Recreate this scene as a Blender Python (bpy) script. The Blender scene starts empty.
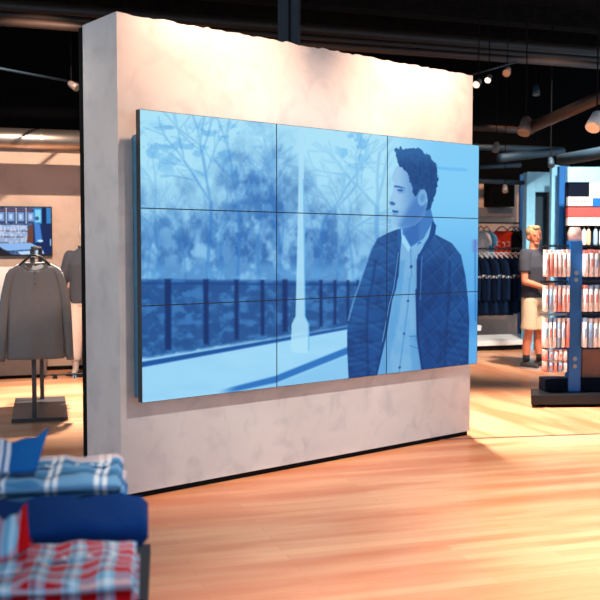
import bpy, math, random
import numpy as np
from mathutils import Vector, Matrix

random.seed(7)
R = math.radians
S = bpy.context.scene
COL = S.collection

# ---------------------------------------------------------------- camera, world, light
CAM_H, PITCH, F = 1.506, 0.053, 962.3
cam_d = bpy.data.cameras.new('camera'); cam = bpy.data.objects.new('camera', cam_d); COL.objects.link(cam)
cam.location = (0, 0, CAM_H); cam.rotation_euler = (math.pi/2 - PITCH, 0, 0)
cam_d.lens = F/600*36; cam_d.sensor_width = 36; cam_d.clip_end = 100
cam_d.dof.use_dof = True; cam_d.dof.focus_distance = 6.6; cam_d.dof.aperture_fstop = 3.6
S.camera = cam
S.view_settings.view_transform = 'Standard'; S.view_settings.look = 'None'
S.view_settings.exposure = 0.0; S.view_settings.gamma = 1.0; S.view_settings.use_curve_mapping = False

w = bpy.data.worlds.new('world'); S.world = w; w.use_nodes = True
w.node_tree.nodes['Background'].inputs[0].default_value = (0.46, 0.65, 0.84, 1)
w.node_tree.nodes['Background'].inputs[1].default_value = 1.75

WARM = (1.0, 0.60, 0.40); SOFT = (1.0, 0.90, 0.80); COOL = (0.55, 0.78, 1.0)
def spot(loc, target, power, size, blend=0.6, col=WARM, rad=0.06):
    l = bpy.data.lights.new('spot_light', 'SPOT'); l.energy = power; l.spot_size = R(size); l.spot_blend = blend
    l.color = col; l.shadow_soft_size = rad
    o = bpy.data.objects.new('spot_light', l); COL.objects.link(o); o.location = loc
    o.rotation_euler = (Vector(target)-Vector(loc)).to_track_quat('-Z', 'Y').to_euler(); return o
def area(loc, target, power, sx, sy, col=SOFT):
    l = bpy.data.lights.new('area_light', 'AREA'); l.energy = power; l.shape = 'RECTANGLE'; l.size = sx; l.size_y = sy; l.color = col
    o = bpy.data.objects.new('area_light', l); COL.objects.link(o); o.location = loc
    o.rotation_euler = (Vector(target)-Vector(loc)).to_track_quat('-Z', 'Y').to_euler(); return o

# partition frame: D runs along the video wall, N points out of its face
D = Vector((0.76437, 0.64478, 0)); N = Vector((0.64478, -0.76437, 0)); PB = Vector((-1.0085, 5.7232, 0))
TH = math.atan2(D.y, D.x)
def pw(s, n, z): return PB + D*s + N*n + Vector((0, 0, z))
# wall washing spots above the screens
spot(pw(0.62, .85, 3.95), pw(0.60, 0, 2.55), 470, 72, 1.0, WARM)
spot(pw(2.45, .85, 3.95), pw(2.42, 0, 2.55), 560, 72, 1.0, WARM)
spot(pw(1.2, 4.2, 4.2), pw(1.4, 0, 1.0), 900, 44, 1.0, (1, .93, .89))
# floor pools, general ceiling lamps, and added fill spots without fixtures
spot((2.4, 4.6, 4.5), (2.7, 5.3, 0), 2000, 60, 1.0, SOFT, .15)
spot((0.5, 2.4, 4.5), (1.5, 3.3, 0), 1900, 74, 1.0, SOFT, .15)
spot((1.3, 8.9, 4.5), (2.0, 8.5, 0), 3600, 50, .9, SOFT, .1)
spot((-2.2, 9.6, 3.6), (-2.3, 9.4, 0), 2300, 66, .9, SOFT, .1)
spot((-2.6, 4.6, 4.4), (-1.3, 5.9, 1.2), 230, 50, 1.0, (1, .74, .58), .2)  # unseen fill spot added to brighten the partition's end face
spot((-2.2, 8.3, 4.3), (-3.2, 12, 1.55), 1150, 46, .7, (1, .76, .60), .03)
spot((3.2, 10.2, 4.5), (3.3, 13.0, .8), 1800, 66, .9, SOFT, .1)
spot((3.6, 13.2, 4.5), (3.6, 16.4, 1.6), 1500, 70, .9, WARM, .1)
spot((2.6, 9.0, 4.5), (3.3, 12.4, 1.2), 450, 40, .9, SOFT, .1)
spot((-1.0, .9, 4.4), (-.7, 2.3, .9), 30, 50, 1.0, SOFT, .1)
spot((-1.2, 4.5, 3.4), (-2.4, 8.5, 1.0), 330, 22, 1.0, SOFT, .1)  # fill spot added from the camera side to lift the rack shirts

# store axes
A = R(17); U = Vector((math.cos(A), math.sin(A), 0)); V = Vector((-math.sin(A), math.cos(A), 0))
cp, sp = math.cos(PITCH), math.sin(PITCH)
def ray(px, py):
    up = (300-py)/F
    return Vector(((px-300)/F, cp + sp*up, -sp + cp*up))
def gz(px, py, z=0.0):
    r = ray(px, py); t = (z-CAM_H)/r.z; return Vector((0, 0, CAM_H)) + r*t
def at(px, py, Y):
    r = ray(px, py); return Vector((0, 0, CAM_H)) + r*(Y/r.y)
def s2l(c):
    c = c/255; return c/12.92 if c <= .04045 else ((c+.055)/1.055)**2.4
def rgb(r, g, b): return (s2l(r), s2l(g), s2l(b), 1)

# ---------------------------------------------------------------- materials
def newmat(name):
    m = bpy.data.materials.new(name); m.use_nodes = True
    nt = m.node_tree; return m, nt, nt.nodes['Principled BSDF']
def nd(nt, t, **k):
    n = nt.nodes.new(t)
    for a, b in k.items(): setattr(n, a, b)
    return n
def mat(name, c, rough=.6, metal=0.0, var=.12, scale=12.0, bump=0.0, bscale=60.0, emit=0.0, spec=.5, alpha=1.0):
    m, nt, p = newmat(name)
    p.inputs['Roughness'].default_value = rough; p.inputs['Metallic'].default_value = metal
    p.inputs['Specular IOR Level'].default_value = spec
    tc = nd(nt, 'ShaderNodeTexCoord'); nz = nd(nt, 'ShaderNodeTexNoise'); nz.inputs['Scale'].default_value = scale
    nz.inputs['Detail'].default_value = 4
    nt.links.new(tc.outputs['Object'], nz.inputs['Vector'])
    cr = nd(nt, 'ShaderNodeValToRGB'); cr.color_ramp.elements[0].position = .3; cr.color_ramp.elements[1].position = .7
    cr.color_ramp.elements[0].color = tuple(x*(1-var) for x in c[:3])+(1,)
    cr.color_ramp.elements[1].color = tuple(min(1, x*(1+var)) for x in c[:3])+(1,)
    nt.links.new(nz.outputs['Fac'], cr.inputs[0]); nt.links.new(cr.outputs[0], p.inputs['Base Color'])
    if bump:
        n2 = nd(nt, 'ShaderNodeTexNoise'); n2.inputs['Scale'].default_value = bscale
        nt.links.new(tc.outputs['Object'], n2.inputs['Vector'])
        b = nd(nt, 'ShaderNodeBump'); b.inputs['Strength'].default_value = bump; b.inputs['Distance'].default_value = .01
        nt.links.new(n2.outputs['Fac'], b.inputs['Height']); nt.links.new(b.outputs[0], p.inputs['Normal'])
    if emit:
        nt.links.new(cr.outputs[0], p.inputs['Emission Color']); p.inputs['Emission Strength'].default_value = emit
    return m
def mathn(nt, op, a, b=None):
    n = nd(nt, 'ShaderNodeMath', operation=op)
    for i, v in enumerate((a, b)):
        if v is None: continue
        if isinstance(v, (int, float)): n.inputs[i].default_value = v
        else: nt.links.new(v, n.inputs[i])
    return n.outputs[0]
def mixc(nt, fac, a, b):
    n = nd(nt, 'ShaderNodeMix', data_type='RGBA')
    if isinstance(fac, (int, float)): n.inputs[0].default_value = fac
    else: nt.links.new(fac, n.inputs[0])
    for i, v in ((6, a), (7, b)):
        if isinstance(v, tuple): n.inputs[i].default_value = v
        else: nt.links.new(v, n.inputs[i])
    return n.outputs[2]

def wood_floor(name, angle):
    m, nt, p = newmat(name)
    tc = nd(nt, 'ShaderNodeTexCoord'); mp = nd(nt, 'ShaderNodeMapping'); mp.inputs['Rotation'].default_value = (0, 0, -angle)
    nt.links.new(tc.outputs['Object'], mp.inputs['Vector'])
    br = nd(nt, 'ShaderNodeTexBrick'); br.offset = .37; br.inputs['Scale'].default_value = 1
    br.inputs['Brick Width'].default_value = 1.3; br.inputs['Row Height'].default_value = .083
    br.inputs['Mortar Size'].default_value = .0012; br.inputs['Mortar Smooth'].default_value = .2
    br.inputs['Color1'].default_value = rgb(226, 160, 118); br.inputs['Color2'].default_value = rgb(203, 128, 86)
    br.inputs['Mortar'].default_value = rgb(140, 80, 50)
    nt.links.new(mp.outputs[0], br.inputs['Vector'])
    mp2 = nd(nt, 'ShaderNodeMapping'); mp2.inputs['Scale'].default_value = (1.2, 22, 1); nt.links.new(mp.outputs[0], mp2.inputs[0])
    nz = nd(nt, 'ShaderNodeTexNoise'); nz.inputs['Scale'].default_value = 1.6; nz.inputs['Detail'].default_value = 6; nz.inputs['Roughness'].default_value = .65
    nt.links.new(mp2.outputs[0], nz.inputs['Vector'])
    mp3 = nd(nt, 'ShaderNodeMapping'); mp3.inputs['Scale'].default_value = (.5, 3.2, 1); nt.links.new(mp.outputs[0], mp3.inputs[0])
    n3 = nd(nt, 'ShaderNodeTexNoise'); n3.inputs['Scale'].default_value = 1.2; n3.inputs['Detail'].default_value = 3
    nt.links.new(mp3.outputs[0], n3.inputs['Vector'])
    c1 = mixc(nt, mathn(nt, 'MULTIPLY', nz.outputs['Fac'], .75), br.outputs['Color'], rgb(240, 188, 144))
    r2 = nd(nt, 'ShaderNodeMapRange'); r2.inputs[1].default_value = .42; r2.inputs[2].default_value = .62; nt.links.new(n3.outputs['Fac'], r2.inputs[0])
    c2 = mixc(nt, mathn(nt, 'MULTIPLY', r2.outputs[0], .7), c1, rgb(200, 112, 68))  # long plank streaks, deepened to paint in dark floor reflections
    nt.links.new(c2, p.inputs['Base Color'])
    rr = nd(nt, 'ShaderNodeMapRange'); rr.inputs[3].default_value = .22; rr.inputs[4].default_value = .42; nt.links.new(nz.outputs['Fac'], rr.inputs[0])
    nt.links.new(rr.outputs[0], p.inputs['Roughness'])
    b = nd(nt, 'ShaderNodeBump'); b.inputs['Strength'].default_value = .08; b.inputs['Distance'].default_value = .004
    nt.links.new(nz.outputs['Fac'], b.inputs['Height']); nt.links.new(b.outputs[0], p.inputs['Normal'])
    return m
def plaster(name, c1, c2, c3, scale=1.3, rough=.8):
    m, nt, p = newmat(name); p.inputs['Roughness'].default_value = rough; p.inputs['Specular IOR Level'].default_value = .25
    tc = nd(nt, 'ShaderNodeTexCoord')
    a = nd(nt, 'ShaderNodeTexNoise'); a.inputs['Scale'].default_value = scale; a.inputs['Detail'].default_value = 7; a.inputs['Distortion'].default_value = .6
    b = nd(nt, 'ShaderNodeTexNoise'); b.inputs['Scale'].default_value = scale*5; b.inputs['Detail'].default_value = 8; b.inputs['Distortion'].default_value = .5
    for n in (a, b): nt.links.new(tc.outputs['Object'], n.inputs['Vector'])
    r1 = nd(nt, 'ShaderNodeMapRange'); r1.inputs[1].default_value = .35; r1.inputs[2].default_value = .68; nt.links.new(a.outputs['Fac'], r1.inputs[0])
    r2 = nd(nt, 'ShaderNodeMapRange'); r2.inputs[1].default_value = .5; r2.inputs[2].default_value = .72; nt.links.new(b.outputs['Fac'], r2.inputs[0])
    k = mixc(nt, r1.outputs[0], c1, c2); k = mixc(nt, mathn(nt, 'MULTIPLY', r2.outputs[0], .5), k, c3)
    nt.links.new(k, p.inputs['Base Color'])
    bp = nd(nt, 'ShaderNodeBump'); bp.inputs['Strength'].default_value = .15; bp.inputs['Distance'].default_value = .006
    nt.links.new(b.outputs['Fac'], bp.inputs['Height']); nt.links.new(bp.outputs[0], p.inputs['Normal'])
    return m
def vcol_screen(name, strength):
    m, nt, p = newmat(name)
    a = nd(nt, 'ShaderNodeAttribute'); a.attribute_name = 'picture'
    p.inputs['Base Color'].default_value = (.005, .005, .008, 1); p.inputs['Roughness'].default_value = .5
    p.inputs['Specular IOR Level'].default_value = .04
    nt.links.new(a.outputs['Color'], p.inputs['Emission Color']); p.inputs['Emission Strength'].default_value = strength
    return m
def plaid(name, kind):
    m, nt, p = newmat(name); p.inputs['Roughness'].default_value = .85; p.inputs['Specular IOR Level'].default_value = .15
    tc = nd(nt, 'ShaderNodeTexCoord'); sx = nd(nt, 'ShaderNodeSeparateXYZ'); nt.links.new(tc.outputs['Object'], sx.inputs[0])
    X = sx.outputs[0]; Yz = mathn(nt, 'SUBTRACT', sx.outputs[1], sx.outputs[2])
    nz = nd(nt, 'ShaderNodeTexNoise'); nz.inputs['Scale'].default_value = 6; nt.links.new(tc.outputs['Object'], nz.inputs['Vector'])
    wob = mathn(nt, 'MULTIPLY', mathn(nt, 'SUBTRACT', nz.outputs['Fac'], .5), .02)
    X = mathn(nt, 'ADD', X, wob); Yz = mathn(nt, 'ADD', Yz, wob)
    def band(co, per, off, wd):
        f = mathn(nt, 'FRACT', mathn(nt, 'ADD', mathn(nt, 'DIVIDE', co, per), off + 50))
        return mathn(nt, 'LESS_THAN', f, wd)
    if kind == 'red':
        lb, rd, dk = rgb(130, 190, 225), rgb(190, 4, 14), rgb(120, 60, 80)
        wa = mixc(nt, band(X, .068, 0, .5), lb, rd); we = mixc(nt, band(Yz, .052, .2, .45), lb, rd)
        wa = mixc(nt, band(X, .068, .22, .07), wa, rgb(240, 240, 245)); we = mixc(nt, band(Yz, .052, .7, .1), we, rgb(240, 240, 245))
        wa = mixc(nt, band(X, .068, .42, .08), wa, rgb(70, 50, 80))
        c = mixc(nt, .5, wa, we)
    else:
        base = rgb(66, 124, 172) if kind == 'blue' else rgb(20, 108, 180)
        c = mixc(nt, band(Yz, .11, .1, .45), base, rgb(104, 152, 192) if kind == 'blue' else rgb(15, 90, 160))
        c = mixc(nt, mathn(nt, 'MULTIPLY', band(X, .13, .10, .10), .75), c, rgb(235, 238, 245))
        c = mixc(nt, mathn(nt, 'MULTIPLY', band(X, .13, .26, .10), .75), c, rgb(235, 238, 245))
        c = mixc(nt, mathn(nt, 'MULTIPLY', band(Yz, .11, .56, .09), .9), c, rgb(15, 30, 60))
        c = mixc(nt, mathn(nt, 'MULTIPLY', band(Yz, .11, .74, .06), .9), c, rgb(15, 30, 60))
    if kind == 'blue': c = mixc(nt, mathn(nt, 'MULTIPLY', mathn(nt, 'GREATER_THAN', Yz, .0), .55), c, rgb(236, 206, 200))  # warm light on the far strip, painted in as a pink tint
    nt.links.new(c, p.inputs['Base Color']); return m
def sheet_metal(name):
    m = mat(name, rgb(150, 140, 132), .32, .9, .15, 3); return m
def melange(name, c, s=220):
    return mat(name, c, .95, 0, .22, s, .2, 300, spec=.1)

M = dict(
    concrete=plaster('pale_plaster', rgb(206, 202, 198), rgb(190, 186, 183), rgb(166, 165, 166)),
    tan_wall=plaster('tan_plaster', rgb(204, 178, 160), rgb(186, 160, 144), rgb(172, 148, 134), .9),
    floor=wood_floor('oak_planks', A), floor2=wood_floor('oak_planks_crosswise', A+math.pi/2),
    black=mat('black_metal', rgb(20, 20, 22), .45, .3), matte=mat('matte_black', rgb(4, 4, 5), .9, spec=.15),
    ceil=mat('sprayed_ceiling', rgb(13, 10, 8), .95, 0, .5, 9, .5, 30, spec=.1), dark=mat('dark_void_paint', rgb(3, 3, 4), 1, spec=.1),
    pipe=mat('brown_pipe', rgb(50, 34, 26), .5, .3), steel=sheet_metal('galvanised_steel'), post=mat('grey_steel', rgb(48, 54, 60), .45, .3),
    rack=mat('charcoal_rack', rgb(72, 70, 72), .4, .4), bezel=mat('bezel_black', rgb(8, 8, 10), .35),
    mount=mat('glow_tinted_mount', rgb(70, 130, 165), .5, .2),  # blue glow around the screens is put into the frame's colour
    henley=melange('grey_jersey', rgb(112, 110, 112)), charcoal=melange('charcoal_jersey', rgb(76, 80, 88)),
    black_cloth=melange('black_cloth', rgb(16, 18, 22)), cream=melange('cream_cotton', rgb(226, 212, 200)),
    denim=melange('navy_cloth', rgb(16, 34, 62)), denim2=melange('dark_navy_cloth', rgb(8, 18, 36)), tealc=melange('dark_teal_cloth', rgb(20, 44, 56)),
    navy=melange('navy_knit', rgb(8, 48, 108)), red=melange('red_cotton', rgb(206, 54, 34)), white_cloth=melange('white_cotton', rgb(220, 226, 232)),
    skycloth=melange('sky_blue_cotton', rgb(90, 170, 210)),
    tee=melange('dark_grey_tee', rgb(66, 66, 72)), khaki=melange('khaki_cotton', rgb(214, 184, 150)),
    skin=mat('skin', rgb(214, 124, 88), .55, 0, .06, 8), hair=mat('blond_hair', rgb(186, 146, 104), .7, 0, .25, 60, .5, 120),
    mskin=mat('mannequin_shell', rgb(206, 186, 172), .4, 0, .04, 8), orange=mat('tan_leather', rgb(196, 96, 44), .5),
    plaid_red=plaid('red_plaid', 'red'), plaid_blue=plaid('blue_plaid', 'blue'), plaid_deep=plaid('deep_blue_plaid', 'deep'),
    button=mat('pearl_button', rgb(225, 225, 225), .3), bluepaint=mat('blue_paint', rgb(4, 92, 164), .45, 0, .06), lightblue=mat('pale_blue_paint', rgb(130, 196, 226), .5, 0, .06),
    navyboard=mat('navy_board', rgb(2, 10, 28), .8, spec=.1), deepteal=mat('teal_dark_panel', rgb(14, 52, 70), .6),
    white=mat('white_laminate', rgb(226, 224, 220), .5, 0, .04), brownboard=mat('brown_board', rgb(120, 80, 62), .6), greyboard=mat('grey_brown_board', rgb(104, 92, 86), .6),
    signred=mat('red_sign', rgb(222, 70, 66), .5, 0, .05), packwhite=mat('white_pack', rgb(236, 230, 230), .35, 0, .08, 30),
    packpink=mat('salmon_pack', rgb(236, 200, 192), .35, 0, .1, 30), packred=mat('red_pack', rgb(226, 140, 128), .4, 0, .1, 30), packblue=mat('blue_pack', rgb(150, 180, 214), .4, 0, .1, 30),
    plastic=mat('hanger_black', rgb(24, 22, 24), .35), bulb=mat('lamp_face', (1, .78, .6, 1), .5, emit=1.6), chrome=mat('chrome', rgb(200, 200, 205), .15, 1),
    eye=mat('dark_eye', rgb(30, 24, 22), .3), lamphousing=mat('lamp_housing', rgb(110, 96, 92), .5, .2), bluelamp=mat('blue_grey_pipe', rgb(30, 52, 66), .6, .2),
    sock=mat('black_sock', rgb(16, 16, 18), .9), shoe=mat('grey_shoe', rgb(52, 48, 50), .7), sole=mat('pale_sole', rgb(190, 186, 184), .7),
    cupboard=mat('tabletop_navy', rgb(6, 11, 22), .6), lip=mat('lip', rgb(190, 96, 84), .5),
)

# ---------------------------------------------------------------- mesh helpers
class MB:
    def __init__(s): s.v = []; s.f = []
    def add(s, vs, fs):
        o = len(s.v); s.v += [tuple(v) for v in vs]; s.f += [tuple(i+o for i in f) for f in fs]; return s
    def box(s, c, d, rot=None, rz=0):
        hx, hy, hz = d[0]/2, d[1]/2, d[2]/2
        m = rot or Matrix.Rotation(rz, 3, 'Z')
        vs = [Vector(c) + m @ Vector((x, y, z)) for x in (-hx, hx) for y in (-hy, hy) for z in (-hz, hz)]
        return s.add(vs, [(0, 1, 3, 2), (4, 6, 7, 5), (0, 4, 5, 1), (2, 3, 7, 6), (0, 2, 6, 4), (1, 5, 7, 3)])
    def span(s, a, b):  # axis aligned box from corner to corner
        return s.box([(a[i]+b[i])/2 for i in range(3)], [abs(b[i]-a[i]) for i in range(3)])
    def rings(s, rings, cap=True):
        n = len(rings[0]); vs = [p for r in rings for p in r]; fs = []
        for i in range(len(rings)-1):
            for j in range(n):
                k = (j+1) % n; fs.append((i*n+j, i*n+k, (i+1)*n+k, (i+1)*n+j))
        if cap: fs += [tuple(range(n))[::-1], tuple((len(rings)-1)*n+j for j in range(n))]
        return s.add(vs, fs)
    def tube(s, pts, rad, n=12, cap=True):
        pts = [Vector(p) for p in pts]; rs = []
        if isinstance(rad, (int, float)): rad = [rad]*len(pts)
        ref = None
        for i, p in enumerate(pts):
            t = (pts[min(i+1, len(pts)-1)] - pts[max(i-1, 0)]).normalized()
            if ref is None: ref = Vector((0, 0, 1)) if abs(t.z) < .9 else Vector((1, 0, 0))
            a = (ref - t*ref.dot(t)).normalized(); ref = a; b = t.cross(a)
            r = rad[i]; ra, rb = (r if isinstance(r, tuple) else (r, r))
            rs.append([p + a*(ra*math.cos(2*math.pi*j/n)) + b*(rb*math.sin(2*math.pi*j/n)) for j in range(n)])
        return s.rings(rs, cap)
    def ball(s, c, r, n=12, m=8):
        r = (r, r, r) if isinstance(r, (int, float)) else r; rs = []
        for i in range(m+1):
            t = math.pi*(i+.02)/(m+.04)
            rs.append([(c[0]+r[0]*math.sin(t)*math.cos(2*math.pi*j/n), c[1]+r[1]*math.sin(t)*math.sin(2*math.pi*j/n), c[2]-r[2]*math.cos(t)) for j in range(n)])
        return s.rings(rs)
    def limb(s, pts, rad, n=14):  # tube with rounded ends
        pts = [Vector(p) for p in pts]
        s.tube(pts, rad, n)
        for p, r in ((pts[0], rad[0]), (pts[-1], rad[-1])):
            r = r if not isinstance(r, tuple) else sum(r)/2
            s.ball(p, r*.98, 12, 8)
        return s
    def build(s, name, m, parent=None, smooth=False, bevel=0, remesh=0, sub=0, solid=0, loc=None, rz=0):
        me = bpy.data.meshes.new(name); me.from_pydata(s.v, [], s.f); me.validate()
        me.materials.append(m)
        import bmesh
        bm = bmesh.new(); bm.from_mesh(me); bmesh.ops.recalc_face_normals(bm, faces=bm.faces); bm.to_mesh(me); bm.free()
        o = bpy.data.objects.new(name, me); COL.objects.link(o)
        if parent: o.parent = parent
        if loc is not None: o.location = loc
        o.rotation_euler.z = rz
        if remesh:
            r = o.modifiers.new('remesh', 'REMESH'); r.mode = 'VOXEL'; r.voxel_size = remesh; r.use_smooth_shade = True
            sm = o.modifiers.new('smooth', 'SMOOTH'); sm.iterations = 6; sm.factor = .5
        if bevel:
            b = o.modifiers.new('bevel', 'BEVEL'); b.width = bevel; b.segments = 2; b.limit_method = 'ANGLE'
        if solid:
            b = o.modifiers.new('solid', 'SOLIDIFY'); b.thickness = solid; b.offset = 0
        if sub:
            b = o.modifiers.new('sub', 'SUBSURF'); b.levels = b.render_levels = sub
        if smooth:
            for p in me.polygons: p.use_smooth = True
        return o
def tag(o, label, cat, group=None, kind=None):
    if label: o['label'] = label
    if cat: o['category'] = cat
    if group: o['group'] = group
    if kind: o['kind'] = kind
    return o
def thing(name, label, cat, loc=(0, 0, 0), rz=0, group=None):
    o = bpy.data.objects.new(name, None); COL.objects.link(o); o.empty_display_size = .1
    o.location = loc; o.rotation_euler = (0, 0, rz); return tag(o, label, cat, group)
def copy_tree(o, parent=None, **k):
    c = o.copy(); COL.objects.link(c)
    if parent: c.parent = parent
    for ch in [x for x in bpy.data.objects if x.parent == o]: copy_tree(ch, c)
    return c
def struct(o): o['kind'] = 'structure'; return o

# ---------------------------------------------------------------- room shell (store axes: U to the right and away, V straight back)
sa = gz(430, 440.2); sb = gz(600, 434.0)          # metal strip in the floor
S0 = sa; SU = (sb-sa).normalized()
SV = Vector((-SU.y, SU.x, 0))
fm = MB(); L = 14
def slab(b, c4, z0, z1):
    v = [Vector((p.x, p.y, z)) for z in (z0, z1) for p in c4]
    b.add(v, [(3, 2, 1, 0), (4, 5, 6, 7), (0, 1, 5, 4), (1, 2, 6, 5), (2, 3, 7, 6), (3, 0, 4, 7)])
O0 = S0 - SU*.30
slab(fm, [O0 - SU*9 - SV*12, O0 + SU*9 - SV*12, O0 + SU*9, O0 - SU*9], -.1, 0)
slab(fm, [O0 - SU*9, O0, O0 + SV*14, O0 - SU*9 + SV*14], -.1, 0)
struct(fm.build('floor', M['floor']))
f2 = MB(); slab(f2, [O0, O0 + SU*9, O0 + SU*9 + SV*14, O0 + SV*14], -.1, 0)
struct(f2.build('floor', M['floor2']))
t = MB(); slab(t, [S0 - SU*.28 - SV*.012, S0 + SU*8 - SV*.012, S0 + SU*8 + SV*.012, S0 - SU*.28 + SV*.012], 0, .004)
struct(t.build('trim_1', M['steel']))
c = MB(); slab(c, [O0 - SU*9 - SV*12, O0 + SU*9 - SV*12, O0 + SU*9 + SV*14, O0 - SU*9 + SV*14], 4.7, 4.8)
struct(c.build('ceiling', M['ceil']))

# left back wall through the base line seen left of the partition
LW = gz(40, 370.5)
def lw(u, v, z): return LW + U*u + V*v + Vector((0, 0, z))
lwm = MB(); slab(lwm, [lw(-5, 0, 0), lw(3.6, 0, 0), lw(3.6, .2, 0), lw(-5, .2, 0)], 0, 2.86)
struct(lwm.build('wall_left', M['tan_wall']))
lwm = MB(); slab(lwm, [lw(-5, 0, 0), lw(3.6, 0, 0), lw(3.6, .2, 0), lw(-5, .2, 0)], 2.86, 4.7)
struct(lwm.build('wall_left_upper', M['dark']))
lwm = MB(); slab(lwm, [lw(-5, -.012, 0), lw(3.6, -.012, 0), lw(3.6, 0, 0), lw(-5, 0, 0)], 0, .05)
struct(lwm.build('baseboard_left', M['matte']))
# right back wall
RW = Vector((3.2, 16.6, 0))
def rw(u, v, z): return RW + U*u + V*v + Vector((0, 0, z))
rm = MB(); slab(rm, [rw(-5.2, 0, 0), rw(6, 0, 0), rw(6, .2, 0), rw(-5.2, .2, 0)], 0, 2.62)
struct(rm.build('wall_back', M['tan_wall']))
rm = MB(); slab(rm, [rw(-5.2, 0, 0), rw(6, 0, 0), rw(6, .2, 0), rw(-5.2, .2, 0)], 2.62, 4.7)
struct(rm.build('wall_back_upper', M['dark']))

# partition carrying the video wall: rough upper edge, black plinth, black edge strip at the back
pm = MB(); n = 90; s0, s1, TK, HT = -.076, 3.117, .42, 2.8818
rings = []
for i in range(n+1):
    s = s0 + (s1-s0)*i/n; j = (random.random()-.5)*.012 + (.006 if i % 9 == 0 else 0)
    j2 = (random.random()-.5)*.012
    rings.append([pw(s, 0, .035), pw(s, 0, HT+j), pw(s, -TK, HT+j2), pw(s, -TK, .035)])
pm.rings(rings)
struct(pm.build('wall_middle', M['concrete']))
b = MB(); slab(b, [pw(s0+.015, -.012, 0), pw(s1-.015, -.012, 0), pw(s1-.015, -TK+.012, 0), pw(s0+.015, -TK+.012, 0)], 0, .035)
struct(b.build('baseboard_middle', M['matte']))
b = MB(); slab(b, [pw(s0-.004, -TK, 0), pw(s1+.004, -TK, 0), pw(s1+.004, -TK-.045, 0), pw(s0-.004, -TK-.045, 0)], 0, HT-.015)
struct(b.build('trim_2', M['matte']))

# ---------------------------------------------------------------- the picture on the video wall (numpy, one colour per screen vertex)
q_src = [(0, 1), (1, 1), (1, 0), (0, 0)]; q_dst = [(140.6, 109), (479.2, 145.6), (476.8, 363.3), (141.2, 403.2)]
Am = []; bv = []
for (u, v), (x, y) in zip(q_src, q_dst):
    Am += [[u, v, 1, 0, 0, 0, -u*x, -v*x], [0, 0, 0, u, v, 1, -u*y, -v*y]]; bv += [x, y]
Hm = np.append(np.linalg.solve(np.array(Am, float), np.array(bv, float)), 1).reshape(3, 3)
def pic_xy(u, v):
    d = Hm[2, 0]*u + Hm[2, 1]*v + 1
    return (Hm[0, 0]*u+Hm[0, 1]*v+Hm[0, 2])/d, (Hm[1, 0]*u+Hm[1, 1]*v+Hm[1, 2])/d
rs_ = np.random.RandomState(3); LAT = rs_.rand(64, 64)
def vnoise(x, y):
    xi = np.floor(x).astype(int); yi = np.floor(y).astype(int); fx = x-xi; fy = y-yi
    fx = fx*fx*(3-2*fx); fy = fy*fy*(3-2*fy)
    g = lambda a, b: LAT[a % 64, b % 64]
    return (g(xi, yi)*(1-fx)+g(xi+1, yi)*fx)*(1-fy) + (g(xi, yi+1)*(1-fx)+g(xi+1, yi+1)*fx)*fy
def fbm(x, y, o=4):
    r = 0; a = .5
    for i in range(o): r = r + a*vnoise(x*2**i+17*i, y*2**i+5*i); a *= .5
    return r/(1-.5**o)
def sdf(x, y, P):
    P = np.array(P, float); d = np.full(x.shape, 1e9); ins = np.zeros(x.shape, bool)
    for i in range(len(P)):
        a = P[i]; c = P[(i+1) % len(P)]; e = c-a
        wx = x-a[0]; wy = y-a[1]; tt = np.clip((wx*e[0]+wy*e[1])/max(e@e, 1e-9), 0, 1)
        d = np.minimum(d, (wx-e[0]*tt)**2+(wy-e[1]*tt)**2)
        if a[1] != c[1]:
            cond = ((a[1] > y) != (c[1] > y)) & (x < e[0]*(y-a[1])/e[1]+a[0]); ins ^= cond
    d = np.sqrt(d); return np.where(ins, -d, d)
def seg(x, y, P):
    P = np.array(P, float); d = np.full(x.shape, 1e9)
    for i in range(len(P)-1):
        a = P[i]; e = P[i+1]-a; wx = x-a[0]; wy = y-a[1]; tt = np.clip((wx*e[0]+wy*e[1])/(e@e), 0, 1)
        d = np.minimum(d, (wx-e[0]*tt)**2+(wy-e[1]*tt)**2)
    return np.sqrt(d)
sm = lambda a, b, t: np.clip((t-a)/(b-a), 0, 1)**2*(3-2*np.clip((t-a)/(b-a), 0, 1))
def C(r, g, b): return np.array([r, g, b], float)
def lay(img, mask, col): return img*(1-mask[..., None]) + np.asarray(col)*mask[..., None]
def cut(x, y, P, soft=.6): return sm(soft, -soft, sdf(x, y, P))
def ln(x, y, P, w, soft=.6): return sm(w/2+soft, max(w/2-soft, 0), seg(x, y, P))
def k4(pts): return [(320+.3*a, 120+.3*b) for a, b in pts]
def k5(pts): return [(320+.3*a, 260+.3*b) for a, b in pts]
def kh(pts): return [(380+a/8.571, 140+b/8.571) for a, b in pts]
TREES = []
def grow(x, y, ang, ln_, wd, al, rnd, depth):
    pts = [(x, y)]
    for i in range(4):
        x += math.sin(ang)*ln_/4; y -= math.cos(ang)*ln_/4; ang += rnd.uniform(-.16, .16); pts.append((x, y))
    TREES.append((pts, wd, al))
    if depth:
        for k in range(rnd.choice((2, 3))):
            grow(x, y, ang + rnd.uniform(-.75, .75), ln_*rnd.uniform(.45, .75), wd*.6, al*.72, rnd, depth-1)
        m_ = pts[2]; grow(m_[0], m_[1], ang + rnd.choice((-1, 1))*rnd.uniform(.5, .9), ln_*.5, wd*.5, al*.65, rnd, depth-1)
_r = random.Random(12)
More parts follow.
